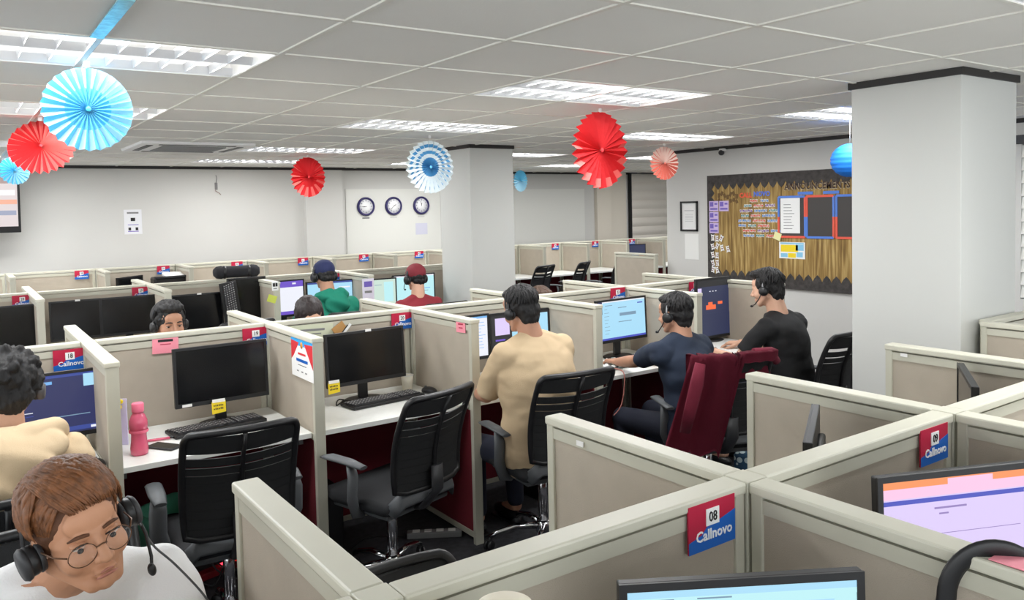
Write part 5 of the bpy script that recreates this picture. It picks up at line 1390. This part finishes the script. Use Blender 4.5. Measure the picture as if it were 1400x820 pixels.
# --- green hoodie
M_green = mat('hoodie_green', (20, 128, 104), .85, bump=.3, bscale=250)
t, Hm = person('seated person in a green hoodie and navy cap seen from behind', (2.62, 6.40, 0), .10, sk1, HB, 'hoodie', M_green,
    dict(head=(-.01, .12, 1.25), hrot=(0, .2, 0), lean=.06, sh=1.03, wS=.20, wr=(.22, .48, .80), wl=(-.24, .48, .80), sleeve=1.1, seed=15, hair='undercap', vox=.007))
blob('hood', [('e', (0, -.03, 1.08), (.13, .085, .06)), ('e', (0, -.09, 1.02), (.11, .06, .09)), ('c', (-.12, .02, 1.08), (-.05, -.05, 1.11), .04, .045), ('c', (.12, .02, 1.08), (.05, -.05, 1.11), .04, .045)], .007, M_green, t, smooth=3, deform=lambda co: co+Vector((0, -1, .2))*(.010*math.sin(co.z*50+co.x*25)))
def cap_on(t, Hm, col, fwd=True, ang=0):
    R3 = Hm.to_3x3(); f = lambda *p: Hm @ Vector(p)
    o = blob('cap', [('e', f(0, -.012, .048), (.090, .105, .088), R3)], .006, col, t, smooth=2, cut=[(f(0, 0, .022), R3 @ Vector((0, .18, -1)))])
    m = MB(); A = []; s = 1 if fwd else -1
    R_ = Matrix.Rotation(ang, 3, 'Z')
    for k in range(13):
        a = PI*(.12+.76*k/12); 
        A.append([m.bm.verts.new(f(*(R_ @ Vector((.085*math.cos(a), s*(.088*math.sin(a))-.01, .035))))), m.bm.verts.new(f(*(R_ @ Vector((.088*math.cos(a), s*(.165*math.sin(a))-.01, .022+.012*math.sin(a))))))])
    for a, b in zip(A, A[1:]): m.bm.faces.new((a[0], a[1], b[1], b[0]))
    bmesh.ops.solidify(m.bm, geom=m.bm.faces[:], thickness=.004); m.build('visor', col, o)
cap_on(t, Hm, mat('cap_navy', (34, 42, 84), .8, bump=.2))
headset('black over-ear headset on the navy cap', t, Hm, wide=.096, big=True, boom=False)
# --- maroon cap
t, Hm = person('seated person in a maroon shirt and backward maroon cap seen from behind', (3.46, 6.42, 0), .0, sk3, HB, 't_shirt', mat('shirt_maroon', (142, 40, 52), .85, bump=.3, bscale=250),
    dict(head=(.02, .10, 1.165), hrot=(.1, .15, 0), lean=.05, sh=.955, wS=.18, wr=(.22, .46, .80), wl=(-.24, .46, .80), sleeve=.8, seed=18, hair='undercap', vox=.007))
cap_on(t, Hm, mat('cap_maroon', (128, 40, 50), .8, bump=.2), True, .5)
headset('black over-ear headset on the maroon cap', t, Hm, wide=.096, big=True, boom=True, side=-1)
# --- peeking man
t, Hm = person('man with black hair whose eyes peek over the partition above the pink note', (1.00, 5.06, 0), PI, sk1, HB, 't_shirt', mat('shirt_white', (232, 232, 232), .85, bump=.2, bscale=250),
    dict(head=(-.02, .11, 1.165), hrot=(.12, .12, .0), lean=.04, sh=.96, wr=(.2, .42, .80), wl=(-.2, .42, .80), sleeve=.8, face=True, vox=.0045, hair='tall', hamp=.010, seed=21))
headset('black headset on the man peeking over the partition', t, Hm, boom=False)
def face_bits(t, Hm, browcol, look=-.25, squint=.5):
    for s in (-1, 1):
        e = MB(); c = Hm @ Vector((s*.031, .0735, .002)); R3 = Hm.to_3x3()
        e.sph(c, (.0125, .0105, .0075*squint+.002), R3)
        eo = e.build('eyeball', mat('eye_white', (196, 186, 178), .3), t)
        i_ = MB(); i_.sph(Hm @ Vector((s*.031+.001, .0835, .003+look*.006)), (.0060, .0035, .0052), R3); i_.build('iris', mat('iris_dark', (30, 20, 16), .15), eo)
        ld_ = MB(); ld_.sph(Hm @ Vector((s*.031, .0735, .0085)), (.0152, .0128, .0078), R3); ld_.build('eyelid', t.children[0].data.materials[0] if t.children else browcol, t)
        l_ = MB(); l_.tube([Hm @ Vector((s*(.031+.0135*math.cos(a)), .0835+.0035*math.sin(a), .006+.0030*math.sin(a))) for a in [PI*k/8 for k in range(9)]], .0014, 6); l_.build('upper_lashes', M_ink, t)
        b = MB(); b.tube([Hm @ Vector((s*x, y, z)) for x, y, z in ((.013, .0915, .0245), (.024, .0915, .0275), (.036, .0865, .0270), (.048, .0760, .0215))], [.0028, .0038, .0036, .0016], 8, flat=(1.0, .7)); b.build('eyebrow', browcol, t)
face_bits(t, Hm, HB)
# --- bowed dark head behind partition 20
t, Hm = person('person with long dark hair bowed low behind the number 20 partition', (1.96, 5.20, 0), PI-.5, sk3, mat('hair_darkbrown', (38, 28, 28), .5, bump=.4, bscale=90), 't_shirt', mat('shirt_grey', (120, 122, 128), .85),
    dict(head=(-.02, .12, 1.115), hrot=(.5, .75, .2), lean=.08, sh=.93, wr=(.2, .42, .80), wl=(-.2, .42, .80), sleeve=.8, hair='long', seed=25, vox=.007))
# --- brown haired head beyond the tan shirt man
t, Hm = person('brown haired person beyond the second row, only the crown of the head showing', (3.82, 5.14, 0), PI, sk3, mat('hair_brown', (88, 66, 52), .5, bump=.4, bscale=90), 't_shirt', MATS['shirt_grey'],
    dict(head=(0, .08, 1.035), hrot=(0, .15, 0), lean=.03, sh=.86, wr=(.2, .42, .80), wl=(-.2, .42, .80), sleeve=.8, seed=27, vox=.007))
headset('dark headband over the brown haired crown', t, Hm, boom=False, big=True)

# --- white shirt man in front
sk4 = SK('hero', (194, 142, 110))
M_hb = mat('hair_auburn', (88, 54, 32), .7, bump=.3, bscale=120, vary=.35, vscale=30)
t, Hm = person('man in a white t-shirt with brown swept hair, glasses and headset looking down', (.12, 2.00, 0), PI, sk4, M_hb, 't_shirt', mat('shirt_hero_white', (246, 246, 247), .85, bump=.25, bscale=250),
    dict(head=(-.052, .325, 1.215), hs=.94, hrot=(.26, .02, .20), lean=.20, sh=1.07, wS=.20, twist=.10, dr=-.02, dl=-.04, wr=(.22, .70, .80), wl=(-.24, .70, .80), sleeve=.80, face=True, vox=.0032, smooth=2, hair=None, seed=31, pr=(.8, -.3, -1), pl=(-.8, -.3, -1)))
face_bits(t, Hm, M_hb, look=-.8, squint=.25)
hm = t
lip = MB()
for zz, r_ in ((-.0565, .0036), (-.0655, .0042)):
    lip.tube([Hm @ Vector((x, y, zz+dz)) for x, y, dz in ((-.021, .0880, -.003), (-.010, .0940, .0), (0, .0950, .0005 if zz > -.06 else 0), (.010, .0940, .0), (.021, .0880, -.003))], [.0012, r_, r_, r_, .0012], 8, flat=(.8, .7))
lip.build('lips', mat('lips', (172, 112, 96), .5), t)
# hair: a base shell and swept locks
R3 = Hm.to_3x3(); f = lambda *p: Hm @ Vector(p)
rr = random.Random(4)
hair = blob('hair', [('e', f(0, -.016, .044), (.081, .094, .084), R3), ('e', f(0, -.050, -.002), (.070, .056, .070), R3), ('e', f(.058, -.016, .020), (.022, .045, .045), R3), ('e', f(-.058, -.016, .020), (.022, .045, .045), R3), ('e', f(0, .020, .090), (.060, .060, .030), R3)],
    .004, M_hb, t, smooth=2, deform=lambda co: co+(co-Hm.translation).normalized()*.004*noise.noise((Hm.inverted() @ co)*50))
lk = MB()
def surf(x, y, z):   # push a direction out to the hair ellipsoid
    c = Vector((0, -.014, .040)); d = Vector((x, y, z)).normalized()
    k = 1/math.sqrt((d.x/.087)**2+(d.y/.105)**2+(d.z/.098)**2)
    return c+d*k
for k in range(900):
    # part on the wearer's side, hair swept over the forehead
    u = rr.uniform(-1, 1); v = rr.uniform(-1, 1)
    a0 = Vector((.25+.35*u, -.35+.55*v, 1.0))
    if rr.random() < .55: a1 = Vector((-.35+.75*u, 1.1, .34+.30*rr.random()))        # fringe, forward and across
    elif rr.random() < .5: a1 = Vector((1.15*(1 if rr.random() < .5 else -1), rr.uniform(-.6, .45), rr.uniform(-.25, .35)))
    else: a1 = Vector((rr.uniform(-.8, .8), -1.1, rr.uniform(-.3, .4)))
    pts = []
    for q in range(8):
        s_ = q/7; d = a0.lerp(a1, s_); p = surf(*d); lift = .006*math.sin(PI*s_)+rr.uniform(-.002, .002)+(.004 if s_ < .5 else 0)
        pts.append(f(*(p+(p-Vector((0, -.014, .040))).normalized()*lift)))
    w_ = rr.uniform(.0030, .0060)
    lk.tube(pts, [w_*.5, w_, w_*1.1, w_*1.1, w_, w_*.8, w_*.5, w_*.12], 6, flat=(.55, 1.3))
for k in range(420):
    sx_ = 1 if k % 5 < 3 else -1; hgt = rr.random()
    a0 = Vector((sx_*rr.uniform(.05, .5), rr.uniform(-.5, .75), 1.0)); a1 = Vector((sx_*1.1, rr.uniform(-.3, .78), rr.uniform(-.30, .25)))
    pts = []
    for q in range(7):
        d = a0.lerp(a1, q/6); p = surf(*d); n_ = (p-Vector((0, -.014, .040))).normalized()
        pts.append(f(*(p-n_*(.004+.010*(q/6)**2)+n_*rr.uniform(-.001, .002))))
    w_ = rr.uniform(.003, .006); lk.tube(pts, [w_*.5, w_, w_*1.1, w_, w_*.9, w_*.6, w_*.12], 6, flat=(.55, 1.3))
lk.build('hair_locks', mat('hair_locks', (116, 72, 40), .55, bump=.3, bscale=150, vary=.45, vscale=60), hair)
gl = thing('eyeglasses', 'thin tortoiseshell round glasses on the white shirt man', 'glasses', (0, 0, 0)); gl.matrix_world = t.matrix_basis @ Hm
M_gl = mat('glasses_rim', (96, 66, 44), .3, metal=.4)
for s in (-1, 1):
    P = []
    for k in range(24):
        a = 2*PI*k/24; P.append((s*.034+.026*math.cos(a)*(1-.08*abs(math.sin(a))), .100-.006*abs(s*.034+.026*math.cos(a))/.06, -.006+.022*math.sin(a)))
    MB().tube(P, .0010, 6, closed=True).build('lens_rim', M_gl, gl)
    l = MB(); vsx = [l.bm.verts.new(Vector(p)) for p in P]; l.bm.faces.new(vsx); l.build('lens', mat('lens_glass', (250, 250, 250), .02, alpha=.04), gl)
    MB().tube([(s*.060, .094, .002), (s*.074, .070, .004), (s*.082, .0, .004), (s*.083, -.02, -.012)], .0016, 6).build('temple', M_gl, gl)
MB().tube([(-.010, .103, 0), (0, .106, .003), (.010, .103, 0)], .0015, 6).build('bridge', M_gl, gl)
hh_ = headset('black call centre headset with mic boom worn by the white shirt man', t, Hm, wide=.092, big=False, side=-1, back=-.015, boom=False)
MB().tube([(-.105, .01, -.02), (-.108, .03, -.06), (-.098, .055, -.10), (-.090, .065, -.115)], .0035, 8).build('microphone_boom', M_black, hh_)
MB().sph((-.088, .068, -.120), (.008, .010, .014)).build('microphone_tip', M_black, hh_)
for s in (-1, 1): MB().lathe([(0, .010), (.031, .010), (.033, .016), (.029, .022), (0, .024)], 28, Matrix.Translation((s*.090, 0, -.014)) @ Matrix.Rotation(PI/2*s, 4, 'Y')).build('outer_shell', M_dark, hh_)
# headset resting on the divider between 08 and 09
hs = thing('headset', 'black padded headset hooked over the top of the divider past sign 08', 'headset', (1.377, .605, 1.168), .80)
P = [(0, .075*math.cos(PI*k/20), -.03+.085*math.sin(PI*k/20)) for k in range(21)]
P = [(0, .080, -.13), (0, .082, -.08)]+P+[(0, -.082, -.08), (0, -.080, -.13)]
hb_ = MB().tube(P, .009, 10, flat=(.5, 1.8)).build('headband', M_black, hs)
for s in (-1, 1): MB().lathe([(0, -.012), (.03, -.012), (.034, 0), (.03, .012), (0, .013)], 24, Matrix.Translation((0, s*.080, -.15)) @ Matrix.Rotation(-PI/2*s, 4, 'X')).build('ear_cup', M_dark, hs)
card('sticky_note', 'pinkish note lying on the divider top beside the hooked headset', 'note', (1.377, .56, 1.2125), .09, .05, M_pink, PI/2).rotation_euler = (PI/2, 0, PI/2)

cable('thin grey headset cord running down over the white t-shirt', [tuple(hh_.matrix_world @ Vector(p)) for p in ((-.104, .02, -.03), (-.115, .03, -.09), (-.15, .03, -.16), (-.19, .04, -.26), (-.20, .08, -.34))], .0022, M_grey)
# wristwatch on the black shirt man's forearm
ww = thing('wristwatch', 'silver wristwatch on the black shirt man\'s forearm', 'watch', WR_black)
ww.rotation_euler = (PI/2, 0, -.25)
MB().lathe([(.030, -.008), (.033, -.008), (.033, .008), (.030, .008), (.030, -.008)], 24).build('watch_strap', M_chrome, ww)
MB().lathe([(0, -.004), (.014, -.004), (.014, .004), (0, .004)], 20, Matrix.Translation((0, .034, 0)) @ Matrix.Rotation(PI/2, 4, 'X')).build('watch_face', M_signwhite, ww)
